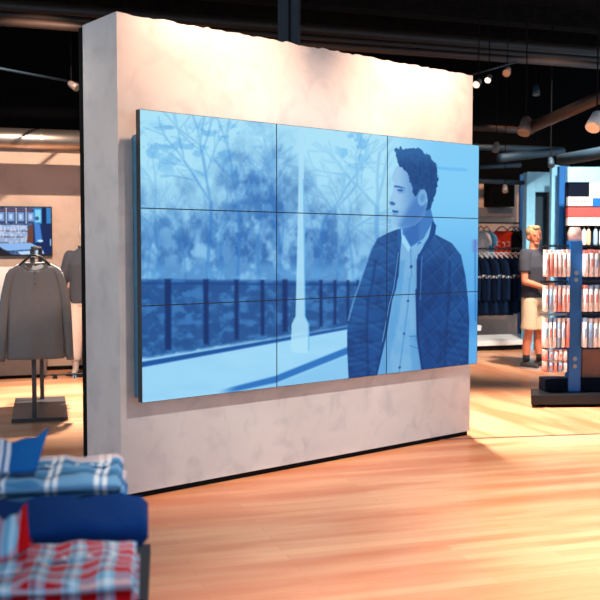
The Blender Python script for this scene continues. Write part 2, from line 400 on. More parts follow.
for tx, hgt, wd, al in ((208, 95, 3.6, .8), (237, 90, 3.4, .75), (186, 60, 2.6, .5), (160, 66, 2.8, .5), (259, 70, 3, .55), (278, 74, 4.6, .7), (318, 78, 3.2, .6), (337, 60, 2.6, .5), (353, 66, 2.8, .5), (380, 90, 4.5, .45), (221, 60, 3, .6), (147, 50, 2.4, .45)):
    grow(tx, 284, _r.uniform(-.05, .07), hgt*.86, wd, al, _r, 3)
def paint_wall(x, y):
    img = np.zeros(x.shape+(3,)) + C(170, 226, 248)
    img = lay(img, sm(170, 320, y)*.5, C(78, 150, 216)); img = lay(img, sm(380, 440, x)*.55, C(92, 186, 246))
    # far trees
    n1 = fbm(x/17, y/20, 5); n2 = fbm(x/6+9, y/9+4, 4)
    top = 194 + 22*np.sin(x/27+1) - 12*sm(200, 240, x)*sm(300, 250, x) + 26*sm(330, 380, x)
    dens = sm(-60, 62, y-top + 90*(n1-.5))
    tree = lay(np.zeros(x.shape+(3,))+C(84, 144, 202), sm(.32, .72, n2)*.9, C(40, 98, 168)); tree = lay(tree, sm(.48, .80, fbm(x/11+3, y/14, 3))*.8, C(142, 200, 238))
    img = lay(img, dens*np.where(x < 396, .92, 0.)*sm(398, 384, x), tree)
    img = lay(img, sm(.46, .70, fbm(x/9+40, y/7+2, 4))*.7*sm(195, 150, y)*sm(118, 130, y)*sm(300, 230, x)*.55, C(66, 150, 220))
    img = lay(img, sm(.52, .62, fbm(x/8+20, y/8+8, 4))*sm(200, 140, y)*sm(330, 345, x)*sm(380, 360, x)*.45, C(80, 165, 228))
    shade = np.zeros(x.shape)
    for P, wd, al in TREES:
        if P[0][0] < x.min()-12 or P[0][0] > x.max()+12: continue
        shade = np.maximum(shade, ln(x, y, P, wd, 1.3)*al)
    img = lay(img, shade*.72*sm(398, 388, x), C(48, 122, 200))
    img = lay(img, sm(255, 275, y)*sm(290, 275, y)*sm(400, 385, x)*sm(.35, .6, n2)*.5, C(120, 195, 245))
    # fence
    ft = 279 + (x-141)*.012; fb = 357 - (x-141)*.155
    fm_ = sm(-2, 2, y-ft)*sm(1.5, -1.5, y-fb)*sm(400, 396, x)
    img = lay(img, fm_*.9, C(30, 80, 142))
    img = lay(img, fm_*(.5+.5*np.sin(x*2.6))*.18, C(10, 60, 130))
    img = lay(img, fm_*sm(.40, .75, fbm(x/9, y/7+8, 4))*.6, C(70, 140, 206))
    img = lay(img, ln(x, y, [(141, 283), (390, 285)], 2.2, 1)*sm(398, 392, x)*.7, C(14, 66, 140))
    for px_, w_ in ((168, 6.5), (206, 5.2), (236.5, 4.2), (262.5, 3.6), (285, 5), (321, 3), (335, 2.6), (348, 2.4), (358, 2)):
        yb = 357-(px_-141)*.155-3
        img = lay(img, cut(x, y, [(px_-w_/2, 281-w_/3), (px_+w_/2, 281-w_/3), (px_+w_/2, yb), (px_-w_/2, yb)], 1.7)*.95, C(10, 46, 104))
    # pavement
    g = sm(-1, 1.5, y-(359-(x-141)*.157))*sm(400, 396, x)
    img = lay(img, g, C(160, 218, 248))
    img = lay(img, g*fbm(x/40, y/9, 3)*.25, C(110, 180, 232))
    th = 5.5-(x-141)*.014
    img = lay(img, sm(1.2, -1.2, np.abs(y-(364.5-(x-141)*.178))-th/2)*sm(392, 388, x), C(22, 84, 158))
    cy = np.where(x < 276, 391-(x-226)*.235, 379-(x-276)*.40)
    img = lay(img, sm(1.6, -1.2, np.abs(y-cy)-np.clip(2.2+(x-220)*.02, 0, 3.4))*sm(215, 240, x)*sm(392, 388, x), C(44, 116, 192))
    img = lay(img, sm(0, 4, y-cy-3)*sm(215, 240, x)*sm(392, 388, x)*.5, C(116, 184, 232))
    # lamp post
    img = lay(img, cut(x, y, [(300.3, 122), (304.2, 122), (305.2, 316), (309, 324), (309, 350), (306, 353), (292, 352), (290.5, 348), (291.5, 324), (295.5, 316), (297.6, 240)], .9)*.9, C(172, 224, 248))
    img = lay(img, ln(x, y, [(304, 180), (305, 316), (308.5, 324), (308.5, 350)], 1.2, .8)*.5, C(70, 165, 232))
    # right hand background
    rm_ = sm(392, 396, x)
    img = lay(img, rm_*sm(200, 300, y)*.4, C(70, 148, 220)); img = lay(img, rm_*sm(290, 310, y)*sm(345, 320, y)*.3, C(40, 116, 204))
    img = lay(img, ln(x, y, [(437, 168), (466, 170)], 2.5, 1.5)*.35, C(60, 160, 230))
    img = lay(img, ln(x, y, [(475, 240), (475.5, 320)], 1.6, 1)*.5, C(30, 95, 180)); img = lay(img, cut(x, y, [(472, 240), (478, 239), (478, 252), (472, 252)], 1.5)*.4, C(110, 110, 190))
    # neck
    img = lay(img, cut(x, y, k4([(248, 340), (275, 362), (278, 395), (300, 425), (345, 420), (385, 360), (368, 290), (330, 270)]), .8), C(62, 122, 192))
    img = lay(img, cut(x, y, k4([(282, 375), (330, 330), (330, 400), (300, 420)]), 2)*.5, C(36, 92, 168))
    # shirt
    img = lay(img, cut(x, y, k4([(272, 385), (270, 420), (255, 560)])+k5([(240, 130), (220, 240), (188, 395), (345, 375), (322, 250), (325, 0)])+k4([(330, 450), (352, 400), (320, 420), (300, 425)]), .7), C(120, 178, 222))
    img = lay(img, cut(x, y, k5([(245, 130), (222, 240), (188, 395), (215, 395), (262, 200), (285, 0), (262, 0)]), 2)*.5, C(74, 150, 212))
    img = lay(img, cut(x, y, k5([(300, 250), (324, 250), (342, 372), (306, 376)]), 2)*.35, C(66, 136, 200))
    img = lay(img, ln(x, y, k4([(302, 430), (306, 520)])+k5([(300, 60), (293, 150), (280, 250), (262, 380)]), 1.1, .8)*.55, C(60, 130, 200))
    for q in k5([(305, 20), (293, 135), (280, 245), (265, 358)])+k4([(303, 490)]):
        img = lay(img, sm(1.7, .9, np.hypot(x-q[0], y-q[1]))*.9, C(24, 84, 156))
    img = lay(img, ln(x, y, k5([(298, 254), (330, 252)]), .9, .7)*.6, C(40, 104, 176)); img = lay(img, ln(x, y, k5([(300, 285), (333, 296)]), .8, .7)*.5, C(40, 104, 176))
    img = lay(img, sm(.5, .7, fbm(x/9+3, y/14, 3))*cut(x, y, k5([(262, 0), (245, 130), (222, 240), (190, 385), (340, 375), (320, 0)]), 1)*.2, C(70, 150, 215))
    # shirt collar wings
    img = lay(img, cut(x, y, k4([(272, 382), (281, 384), (302, 422), (296, 440), (286, 425), (270, 402)]), .5), C(150, 212, 244))
    img = lay(img, cut(x, y, k4([(302, 424), (345, 395), (372, 345), (366, 385), (346, 412), (330, 402), (318, 432)]), .6), C(120, 184, 230))
    # jacket
    JL = k4([(262, 362), (228, 375), (190, 395), (170, 430), (150, 490), (130, 550)])+k5([(112, 135), (95, 190), (90, 240), (90, 300), (95, 410), (188, 395), (222, 240), (240, 130)])+k4([(262, 520), (268, 440), (272, 390)])
    JR = k4([(374, 338), (386, 360), (384, 380), (440, 410), (470, 450), (485, 520), (493, 600)])+k5([(497, 200), (494, 365), (342, 380), (330, 280), (322, 240), (322, 0)])+k4([(330, 450), (352, 410), (368, 380)])
    body = np.clip(cut(x, y, JL, .7)+cut(x, y, JR, .7), 0, 1)
    jc = lay(np.zeros(x.shape+(3,))+C(22, 76, 142), sm(.4, .7, fbm(x/7+2, y/9, 4))*.5, C(12, 50, 104))
    jc = lay(jc, sm(300, 240, y)*.35, C(54, 106, 170))
    jc = lay(jc, sm(395, 350, x)*sm(380, 240, y)*.35, C(66, 138, 206))
    # quilting: two families of curved seams, with a soft ridge beside each
    for a, per, off in ((.55, 19, 0), (-.95, 21, 4)):
        fr = np.mod((y + a*(x-400) + .006*(x-405)**2*np.sign(a) + off), per)/per
        jc = lay(jc, sm(.10, .0, np.abs(fr-.5))*.22, C(8, 44, 96)); jc = lay(jc, sm(.16, .0, np.abs(fr-.66))*.11, C(78, 142, 206))
    cuff = cut(x, y, k5([(90, 230), (155, 225), (158, 400), (90, 400)]), 3)
    jc = lay(jc, cuff*(.5+.5*np.sin(y*1.1+x*.25))*.4, C(8, 52, 114))
    cuff = cut(x, y, k5([(425, 200), (500, 200), (500, 380), (415, 380)]), 3)
    jc = lay(jc, cuff*(.5+.5*np.sin(y*.9-x*.2))*.4, C(8, 50, 110))
    img = lay(img, body, jc)
    img = lay(img, ln(x, y, k4([(186, 470), (172, 560)])+k5([(160, 130), (156, 240), (160, 390)]), 2.2, 1.4)*body*.5, C(6, 46, 104))
    img = lay(img, ln(x, y, k4([(432, 470), (430, 560)])+k5([(430, 130), (420, 240), (415, 370)]), 2.4, 1.6)*body*.5, C(6, 46, 104))
    img = lay(img, cut(x, y, k5([(325, 0), (420, 0), (412, 370), (345, 375), (325, 250)]), 6)*.3, C(4, 48, 112))
    img = lay(img, ln(x, y, k4([(188, 398), (170, 432), (150, 490), (130, 550)])+k5([(112, 135), (94, 200)]), 1.3, 1)*.55, C(120, 190, 240))
    # zips and standing collar
    img = lay(img, ln(x, y, k4([(266, 372), (262, 450), (250, 560)])+k5([(238, 130), (218, 250), (184, 390)]), 2, .8), C(12, 62, 126))
    img = lay(img, ln(x, y, k4([(262, 440), (246, 560)])+k5([(230, 150), (208, 270)]), .8, .5)*.6, C(130, 190, 235))
    img = lay(img, ln(x, y, k4([(330, 450), (326, 600)])+k5([(322, 100), (326, 260), (342, 372)]), 2.4, .8), C(8, 54, 116))
    img = lay(img, ln(x, y, k4([(340, 455), (334, 600)]), .8, .5)*.5, C(100, 165, 220))
    img = lay(img, cut(x, y, k4([(376, 334), (388, 352), (380, 385), (344, 440), (330, 470), (328, 450), (362, 392)]), .6), C(18, 72, 140))
    img = lay(img, cut(x, y, k4([(258, 365), (270, 360), (272, 400), (266, 440), (258, 420)]), .6), C(30, 92, 160))
    # face
    face = kh([(170, 200), (130, 250), (108, 305), (104, 335), (122, 365), (118, 400), (112, 440), (92, 490), (75, 528), (74, 545), (90, 562)])+k4([(241, 292), (239, 300), (246, 306), (240, 313), (246, 321), (242, 332), (243, 348), (254, 358), (275, 360), (318, 350), (350, 318), (356, 280), (350, 215), (330, 200), (300, 160)])
    fmk = cut(x, y, face, .55)
    fc = lay(np.zeros(x.shape+(3,))+C(150, 198, 234), sm(396, 416, x)*.75, C(82, 138, 200))
    fc = lay(fc, cut(x, y, k4([(290, 300), (335, 240), (355, 300), (318, 352), (272, 362), (262, 350)]), 4)*.7, C(58, 116, 190))
    fc = lay(fc, cut(x, y, k4([(252, 300), (275, 300), (275, 340), (250, 345)]), 4)*.3, C(84, 150, 214))
    img = lay(img, fmk, fc)
    img = lay(img, cut(x, y, kh([(118, 392), (150, 390), (205, 405), (215, 418), (175, 412), (125, 405)]), .45)*.95, C(44, 102, 174))
    img = lay(img, cut(x, y, kh([(145, 425), (185, 418), (205, 432), (190, 446), (155, 440)]), .5)*.9, C(44, 100, 172))
    img = lay(img, ln(x, y, kh([(215, 420), (210, 450), (160, 455)]), 1, .8)*.4, C(60, 120, 190))
    img = lay(img, cut(x, y, kh([(84, 530), (110, 528), (135, 545), (122, 562), (92, 556)]), .5)*.9, C(40, 96, 170))
    img = lay(img, cut(x, y, k4([(240, 300), (262, 303), (262, 309), (244, 309)]), .35)*.95, C(34, 88, 160))
    img = lay(img, cut(x, y, k4([(242, 310), (260, 310), (256, 318), (243, 318)]), .4)*.5, C(70, 130, 200))
    # hair
    hp = kh([(128, 80), (150, 66), (168, 74), (185, 56), (196, 90), (215, 84), (250, 78), (285, 70), (330, 68), (362, 95), (385, 118), (425, 130), (445, 172), (485, 205), (498, 330), (482, 440), (458, 520), (428, 600), (402, 600), (412, 490), (390, 420), (350, 425), (320, 470), (296, 480), (280, 410), (250, 350), (248, 285), (205, 250), (170, 222), (148, 185), (140, 130)])
    hn = fbm(x/2.2, y/3, 3)
    hc = lay(np.zeros(x.shape+(3,))+C(18, 68, 128), sm(.3, .8, hn)*.25, C(50, 112, 176)); hc = lay(hc, sm(172, 150, y)*.45, C(60, 130, 192))
    img = lay(img, sm(.9, -.5, sdf(x, y, hp)+(hn-.5)*2.6), hc)
    # ear
    e = np.hypot((x-422.6-(198-y)*.12)/4.6, (y-198)/8)
    img = lay(img, sm(1.1, .85, e), C(116, 174, 222)); img = lay(img, sm(.8, .2, e)*.5, C(60, 120, 190))
    return np.clip(img, 0, 255)
def lin(a): a = a/255; return np.where(a <= .04045, a/12.92, ((a+.055)/1.055)**2.4)

def screen_mesh(name, W, H, u0, u1, v0, v1, nu, nv, painter, m, parent, yy):
    """flat screen in local XZ, one colour per vertex"""
    uu = np.linspace(0, 1, nu); vv = np.linspace(0, 1, nv); g, h = np.meshgrid(uu, vv)
    co = np.stack([(g-.5)*W, np.full(g.shape, yy), h*H], -1).reshape(-1, 3)
    idx = np.arange(nu*nv).reshape(nv, nu)
    fs = np.stack([idx[:-1, :-1], idx[:-1, 1:], idx[1:, 1:], idx[1:, :-1]], -1).reshape(-1, 4)
    me = bpy.data.meshes.new(name); me.from_pydata(co.tolist(), [], fs.tolist())
    col = painter(u0+(u1-u0)*g, v0+(v1-v0)*h).reshape(-1, 3); col = lin(col)
    at_ = me.color_attributes.new('picture', 'FLOAT_COLOR', 'POINT')
    at_.data.foreach_set('color', np.concatenate([col, np.ones((len(col), 1))], 1).astype(np.float32).ravel())
    me.materials.append(m); o = bpy.data.objects.new(name, me); COL.objects.link(o); o.parent = parent; return o

M['vscreen'] = vcol_screen('video_picture', 1.0)
PWD, PHT = 1.72*16/9/3, 1.72/3
VZ = .5977; rowsn = ['bottom', 'middle', 'top']; colsn = ['left', 'centre', 'right']
desc = {(0, 0): 'pale pavement below a dark kerb', (1, 0): 'blurred trees above dark fence posts', (2, 0): 'bare branches against pale sky',
        (0, 1): 'the foot of a pale lamp post', (1, 1): 'pole, fence and quilted sleeve', (2, 1): 'the thin upper lamp post among treetops',
        (0, 2): 'the lower quilted jacket and shirt buttons', (1, 2): 'collar and quilted chest', (2, 2): "a man's head in profile looking left"}
for r in range(3):
    for c_ in range(3):
        th = thing('video_display', f'{rowsn[r]} {colsn[c_]} panel of the video wall with {desc[(r, c_)]}', 'screen', pw(PWD*(c_+.5), .119, VZ+PHT*r), TH, 'nine panels of the video wall')
        g = .0022; bz = .0022
        MB().box((0, .022, PHT/2), (PWD-.002, .040, PHT-.002)).build('housing', M['bezel'], th)
        f = MB()
        for (a, b_) in (((-PWD/2+.001, .001), (-PWD/2+.001+bz, PHT-.001)), ((PWD/2-.001-bz, .001), (PWD/2-.001, PHT-.001))):
            f.span((a[0], -.0015, a[1]), (b_[0], .002, b_[1]))
        f.span((-PWD/2+.001, -.0015, .001), (PWD/2-.001, .002, .001+bz)); f.span((-PWD/2+.001, -.0015, PHT-.001-bz), (PWD/2-.001, .002, PHT-.001))
        f.build('bezel', M['bezel'], th)
        def pt(u, v): X, Y = pic_xy(u, v); return paint_wall(X, Y)
        k = .003/PWD/3
        so = screen_mesh('screen', PWD-.006, PHT-.006, (c_)/3+k, (c_+1)/3-k, r/3+k, (r+1)/3-k, 250, 150, pt, M['vscreen'], th, 0)
        so.location.z = .003
mf = MB()
for i in range(3):
    x = PWD*(i+.5); mf.box((x-.3, .0, .86), (.05, .038, 1.5)); mf.box((x+.3, 0, .86), (.05, .038, 1.5))
mf.box((1.53, 0, .35), (2.98, .038, .07)); mf.box((1.53, 0, 1.45), (2.98, .038, .07))
mf.box((.045, 0, .80), (.05, .07, 1.56)); mf.box((3.01, 0, .80), (.05, .07, 1.56))
tag(mf.build('mounting_frame', M['mount'], loc=pw(0, .038, VZ), rz=TH), 'metal mounting frame, blue glow in its colour, fixed on the plaster behind the video wall panels', 'bracket')

# ---------------------------------------------------------------- ceiling services
def rod(name, a, b, r, m, label, cat, group=None, kind='tube', n=14):
    a, b = Vector(a), Vector(b); o = MB()
    d = b-a
    if kind == 'tube': o.tube([Vector((0, 0, 0)), d], r, n)
    ob = o.build(name, m, smooth=True, loc=a)
    return tag(ob, label, cat, group)
def along(px, py, z, l0, l1, ax=U):
    p = gz(px, py, z); return p - ax*l0, p + ax*l1
# long pipes crossing above the partition
UB = Vector((math.cos(R(19)), math.sin(R(19)), 0))
for (py, z, r, lab) in ((29, 3.98, .075, 'uppermost and thickest brown ceiling pipe running above the plaster partition'),
                        (37.5, 3.86, .045, 'brown ceiling pipe running just below the thickest pipe over the partition'),
                        (43.5, 3.76, .045, 'lowest brown ceiling pipe of the three over the plaster partition')):
    a, b = along(300, py, z, 6, 7, UB)
    rod('ceiling_pipe', a, b, r, M['pipe'], lab, 'pipe', 'pipes above the partition')
# steel column rising behind the partition
cpos = at(288.5, 60, 9.0); o = MB()
o.box((0, 0, 2.35), (.14, .014, 4.7)); o.box((-.07+.03, 0, 2.35), (.10, .10, 4.7)); o.box((.07, 0, 2.35), (.055, .16, 4.7))
cc = o.build('steel_column', M['post'], loc=(cpos.x, cpos.y, 0), rz=R(-10)); tag(cc, 'dark grey steel column rising behind the plaster partition to the ceiling', 'column')
# spiral duct in front of the left wall
a = gz(-60, 139, 2.78); p1 = lw(-3.4, -.75, 2.75); p2 = lw(3.0, -.75, 2.79)
dth = thing('ventilation_duct', 'round galvanised ventilation duct hanging in front of the left back wall', 'duct', (p1.x, p1.y, 2.75), A)
o = MB(); o.tube([(0, 0, 0), (6.4, 0, 0)], .135, 28); o.build('duct_tube', M['steel'], dth, smooth=True)
for i in range(12):
    MB().tube([(.3+i*.52, 0, 0), (.312+i*.52, 0, 0)], .139, 28).build('seam_ring', M['steel'], dth)
for x in (.9, 2.95, 5.0): MB().tube([(x, 0, .13), (x, 0, 1.95)], .008, 8).build('hanger_rod', M['steel'], dth)
# right hand pipes, ducts
for (x0, y0, x1, y1, Y0, Y1, r, m, lab) in (
    (440, 146, 560, 150, 15, 16, .05, 'bluelamp', 'upper blue-grey pipe under the dark ceiling right of the video wall'),
    (500, 158, 562, 151, 13.0, 14.0, .06, 'bluelamp', 'thick short blue-grey duct run high right of the video wall'),
    (455, 168, 520, 165, 14.5, 15.2, .035, 'bluelamp', 'lower thin blue-grey pipe just right of the video wall'),
    (470, 180.5, 527, 183, 14.0, 14.4, .035, 'bluelamp', 'blue-grey rail above the dark wall box'),
    (530, 128, 612, 92, 9.6, 8.2, .055, 'pipe', 'brown slanting duct under the ceiling at the upper right'),
    (470, 127, 532, 131, 14, 14.6, .05, 'pipe', 'brown pipe running behind the slanting duct'),
    (560, 160, 640, 146, 11.5, 10.5, .07, 'bluelamp', 'blue-grey duct above the white header board at right edge'),
    (-40, 61, 78, 83, 9.0, 11.0, .012, 'bluelamp', 'thin grey cable strung under the ceiling at upper left')):
    rod('ceiling_pipe' if r > .02 else 'ceiling_cable', at(x0, y0, Y0), at(x1, y1, Y1), r, M[m], lab, 'pipe' if r > .02 else 'cable')
# ceiling decking ribs seen at the top right and left
for k, (px, py) in enumerate(((250, 12), (300, -4))):
    a, b = along(px, py, 4.35, 7, 8, UB)
    o = MB(); d = b-a; o.box(d/2, (d.length, .25, .22), rz=math.atan2(d.y, d.x))
    tag(o.build('ceiling_beam', M['ceil'], loc=a), ['dark brown ceiling beam nearer the brown pipes', 'dark brown ceiling beam at the very top of the view'][k], 'beam', 'dark ceiling beams')

def spotlight(px, py, Y, aim, label, s=1.0, lit=True, group='ceiling spotlights', m='lamphousing'):
    p = at(px, py, Y); t = thing('spotlight', label, 'lamp', p, 0, group)
    d = Vector(aim).normalized()
    o = MB(); o.tube([-d*.09*s, -d*.07*s, -d*.0, d*.06*s], [.03*s, .042*s, .05*s, .055*s], 18); o.build('lamp_head', M[m], t, smooth=True)
    o = MB(); o.tube([d*.055*s, d*.0615*s], .049*s, 18); o.build('lens', M['bulb'] if lit else M['steel'], t)
    top = 4.70-p.z
    MB().tube([-d*.05*s, -d*.05*s+Vector((0, 0, top))], .006, 8).build('stem', M['matte'], t)
    return t
spotlight(477.5, 83, 10.5, (-.5, -.8, -.6), 'lit spotlight peeking out right of the partition top, nearest the plaster edge', .75)
spotlight(488.5, 78.5, 10.9, (-.4, -.8, -.7), 'lit spotlight in the middle of the row right of the partition top', .7)
spotlight(507, 71.5, 11.3, (-.3, -.8, -.5), 'highest of the three spotlights right of the partition top', .9, False)
spotlight(525, 127, 9.5, (-.3, -.5, -.9), 'pale spotlight hanging below the slanting brown duct', 1.2, False)
spotlight(496, 148, 13.5, (-.2, -.3, -1), 'small grey spotlight high right of the video wall beside pipes', .9, False)
spotlight(505, 189, 13.6, (-.1, -.6, -.8), 'small spotlight in front of the dark wall box', .75, False)
spotlight(536, 91, 13, (0, -.3, -1), 'small blue-grey spotlight alone under the ceiling at upper right', .9, False, m='bluelamp')
spotlight(551, 163, 12, (0, -.4, -1), 'small blue-grey spotlight just above the pale blue post', .8, False, m='bluelamp')
spotlight(74, 86, 10.5, (.8, -.3, -.5), 'small spotlight under the dark ceiling left of the partition', .8, False)
spotlight(595, 122, 8, (-.4, -.5, -.7), 'white spotlight at the right edge above the slanting duct end', 1.15, False, m='white')
rod('track_rail', at(474, 74, 10.6), at(516, 62, 11.5), .012, M['black'], 'short black track carrying the three spotlights right of the partition', 'rail')

# ---------------------------------------------------------------- left side: television, counter, glow board
def in_lw(px, py, v):   # point on a plane parallel to the left wall
    o = Vector((0, 0, CAM_H)); r = ray(px, py); q = LW + V*v
    t_ = (q-o).dot(V)/r.dot(V); p = o+r*t_; return (p-LW).dot(U), p.z
u1, zt = in_lw(52, 206.5, -.08); u0, zb = in_lw(-36, 255.5, -.08)
_, zb = in_lw(52, 255.8, -.08)
tv = thing('television', 'flat television on the left back wall showing a shop interior', 'television', lw((u0+u1)/2, -.03, zb), A)
TW, TVH = u1-u0, zt-zb
MB().box((0, 0, TVH/2), (TW, .05, TVH)).build('casing', M['bezel'], tv, bevel=.004)
def paint_tv(u, v):
    x = -36+88*u; y = 255.5-49*v
    img = np.zeros(x.shape+(3,))+C(40, 60, 100)
    n = fbm(x/1.6, y/1.6, 3)
    img = lay(img, sm(.3, .7, n)*.6, C(110, 150, 200))
    img = lay(img, cut(x, y, [(-40, 208), (33, 208), (33, 223), (-40, 223)], .4), C(60, 70, 110))
    for k in range(-34, 33, 10):
        img = lay(img, cut(x, y, [(k+1.5, 212), (k+8, 212), (k+8, 221), (k+1.5, 221)], .4), C(120, 160, 215)); img = lay(img, cut(x, y, [(k+3, 214), (k+6, 214), (k+6, 219), (k+3, 219)], .5), C(190, 215, 250))
        img = lay(img, ln(x, y, [(k, 208), (k, 223)], 1, .4), C(200, 225, 245))
    img = lay(img, ln(x, y, [(-40, 210), (31, 210)], 1, .4), C(150, 80, 70))
    img = lay(img, cut(x, y, [(-40, 225), (27, 225), (27, 244), (-40, 244)], .5), C(150, 175, 215))
    for yy in (231, 237, 243): img = lay(img, ln(x, y, [(-40, yy), (28, yy)], 1.2, .5)*.8, C(90, 70, 80))
    img = lay(img, sm(.5, .6, fbm(x/1.2, y/2.5+3, 2))*cut(x, y, [(-40, 225), (27, 225), (27, 244), (-40, 244)], .5)*.6, C(225, 230, 250))
    img = lay(img, cut(x, y, [(34, 207), (52, 207), (52, 224), (34, 224)], .5), C(50, 130, 200)); img = lay(img, cut(x, y, [(35, 209), (41, 209), (41, 222), (35, 222)], .6), C(130, 215, 245))
    img = lay(img, cut(x, y, [(42, 207), (46.5, 207), (46.5, 224), (42, 224)], .5), C(8, 30, 70)); img = lay(img, sm(2.4, 1.6, np.hypot(x-37, y-218)), C(60, 90, 130))
    img = lay(img, cut(x, y, [(32, 224), (52, 223), (52, 256), (32, 256)], .6), C(12, 40, 90)); img = lay(img, cut(x, y, [(34, 222), (40, 224), (42, 240), (35, 243)], .8), C(70, 130, 210))
    img = lay(img, cut(x, y, [(29, 226), (33, 224), (33, 240), (32, 245), (26, 243)], .5), C(110, 66, 48))
    img = lay(img, cut(x, y, [(-20, 244), (30, 243), (38, 247), (36, 249), (8, 251), (-10, 247)], .6), C(140, 185, 240)); img = lay(img, cut(x, y, [(-40, 243), (-4, 245), (12, 256), (-40, 256)], .8), C(36, 30, 40))
    img = lay(img, cut(x, y, [(17, 252), (42, 250), (44, 254), (20, 255)], .5), C(190, 220, 250)); img = lay(img, sm(1.1, .6, np.hypot((x-40)/3.5, (y-241)/1.6)), C(190, 225, 250)); img = lay(img, cut(x, y, [(50, 239), (51.4, 239), (51.4, 246), (50, 246)], .4), C(150, 200, 240))
    return np.clip(img, 0, 255)
so = screen_mesh('screen', TW-.03, TVH-.03, .01, .99, .01, .99, 220, 120, paint_tv, M['vscreen'], tv, -.0262); so.location.z = .015
MB().box((.25, -.005, -.004), (.05, .03, .008)).build('sensor', M['steel'], tv)

ur, z2 = in_lw(46, 302, -.75)
cw = 2.2; cz = z2
cnt = thing('display_counter', 'grey-brown counter with black top in front of the left wall', 'counter', lw(ur-cw/2, -.50, 0), A)
MB().span((-cw/2, -.22, .04), (cw/2, .22, cz-.04)).build('body', M['greyboard'], cnt, bevel=.004)
MB().span((-cw/2-.01, -.23, cz-.038), (cw/2+.01, .23, cz)).build('top', M['matte'], cnt, bevel=.003)
MB().span((-cw/2+.02, -.20, 0), (cw/2-.02, .20, .04)).build('plinth', M['matte'], cnt)
for i in range(3):
    x0 = -cw/2+.02+i*.725
    d = MB().span((x0, -.235, cz-.24), (x0+.7, -.2205, cz-.07)).build('drawer', M['black'], cnt, bevel=.003)
    MB().span((x0+.28, -.246, cz-.16), (x0+.42, -.2355, cz-.15)).build('handle', M['steel'], d)
bu, bz_ = in_lw(13, 267, -.48)
tag(MB().span((-1.9, -.02, 0), (0, .02, bz_-cz)).build('glow_board', M['white'], loc=lw(bu+.25, -.42, cz+.001), rz=A, bevel=.004), 'white board added for the bright wall glow, standing on the black-topped counter behind the grey shirts', 'board')  # board put in to imitate the brightly lit wall above the counter

# ---------------------------------------------------------------- hanging garments
def garment(th, w, h, m, sleeve=.6, dep=.05, neck=.098, seed=0, sw=.048, zoff=0.0, spread=.03, buttons=0, label_m=None, crew=True):
    """shirt on a hanger; neck point at z=0, faces -y, hangs down to -h"""
    rnd = random.Random(seed); ph = rnd.random()*6
    b = MB(); NR = 30; NA = 40; rings = []
    for i in range(NR+1):
        q = i/NR; z = -h*q
        if q < .085:                     # shoulder slope
            k = q/.085; hw = neck + (w/2-neck)*k**.75; dd = .018 + (dep-.018)*k
        else:
            k = (q-.085)/.915; hw = w/2*(1-.03*math.sin(k*math.pi)) + .012*k; dd = dep*(1+.35*k)
        ring = []
        for j in range(NA):
            a = 2*math.pi*j/NA; cx, sy = math.cos(a), math.sin(a)
            rip = .010*q*(math.sin(a*6+ph+q*1.5)+.6*math.sin(a*9+2*ph)) + .004*math.sin(a*3+q*9+ph)
            z2_ = z - (.0 if q > .02 else 0)
            if q < .085 and crew: z2_ -= math.sqrt(max(0, 1-min(1, abs(cx*hw)/neck)**2))*(.070 if sy < 0 else .014)*(1-q/.085)
            ring.append((hw*math.copysign(abs(cx)**.85, cx), dd*math.copysign(abs(sy)**.8, sy)*1.0 + rip*(1 if sy > 0 else -1)*abs(sy), z2_))
        rings.append(ring)
    b.rings(rings); body = b.build('shirt_body', m, th, smooth=True)
    for s in (-1, 1):
        b = MB(); rings = []; L_ = sleeve
        for i in range(17):
            q = i/16
            cx = s*(w/2-.035 + .050*math.sin(min(1, q*2.2)*math.pi/2) + spread*q); cz_ = -h*.085 - L_*q
            cy = .006*math.sin(q*6+ph) - .01
            rw_ = sw*(1-.35*q); rd_ = .034*(1-.3*q)
            rings.append([(cx+rw_*math.cos(2*math.pi*j/18), cy+rd_*math.sin(2*math.pi*j/18)+.004*math.sin(j*2+q*10+ph), cz_+.03*(1-q)*(-s)*math.cos(2*math.pi*j/18)) for j in range(18)])
        b.rings(rings); sl = b.build('sleeve', m, th, smooth=True)
        if sleeve > .4:
            q = 1; cx = s*(w/2+.015+spread); zc = -h*.085-L_
            MB().rings([[(cx+(sw*.62)*math.cos(2*math.pi*j/18), -.01+.026*math.sin(2*math.pi*j/18), z_) for j in range(18)] for z_ in (zc+.045, zc-.004)]).build('cuff', m, sl, smooth=True)
    # neck rib
    pts = []
    for i in range(25):
        a = 2*math.pi*i/24
        x = neck*.98*math.cos(a); y = .024*math.sin(a); z = -math.sqrt(max(0, 1-(x/neck)**2))*(.070 if math.sin(a) < 0 else .014) + .003
        pts.append((x, y, z))
    MB().tube(pts, .007, 8, False).build('neckband', m, th, smooth=True)
    if buttons:
        pk = MB().box((0, -dep-.010, -.155), (.026, .006, .17)).build('placket', m, th, bevel=.002)
        for i in range(buttons):
            MB().tube([(0, -dep-.013, -.090-i*.045), (0, -dep-.018, -.090-i*.045)], .006, 10).build('button', M['post'], pk)
    return body
def hanger(th, m, w=.40, s=.012):
    b = MB()
    pts = [(-w/2+.02, 0, -.075), (-.105, 0, .0), (-.045, 0, .052), (0, 0, .066), (.045, 0, .052), (.105, 0, .0), (w/2-.02, 0, -.075)]
    b.tube(pts, [(.010, s)]*7, 10)
    hg = b.build('hanger', m, th, smooth=True)
    hk = [(0, 0, .06), (0, 0, .108)]+[(0.018*math.sin(a)-.0, 0, .126-.018*math.cos(a)) for a in [x*math.pi/8 for x in range(0, 13)]]
    MB().tube(hk, .0028, 8).build('hook', M['steel'], hg, smooth=True)
    return hg

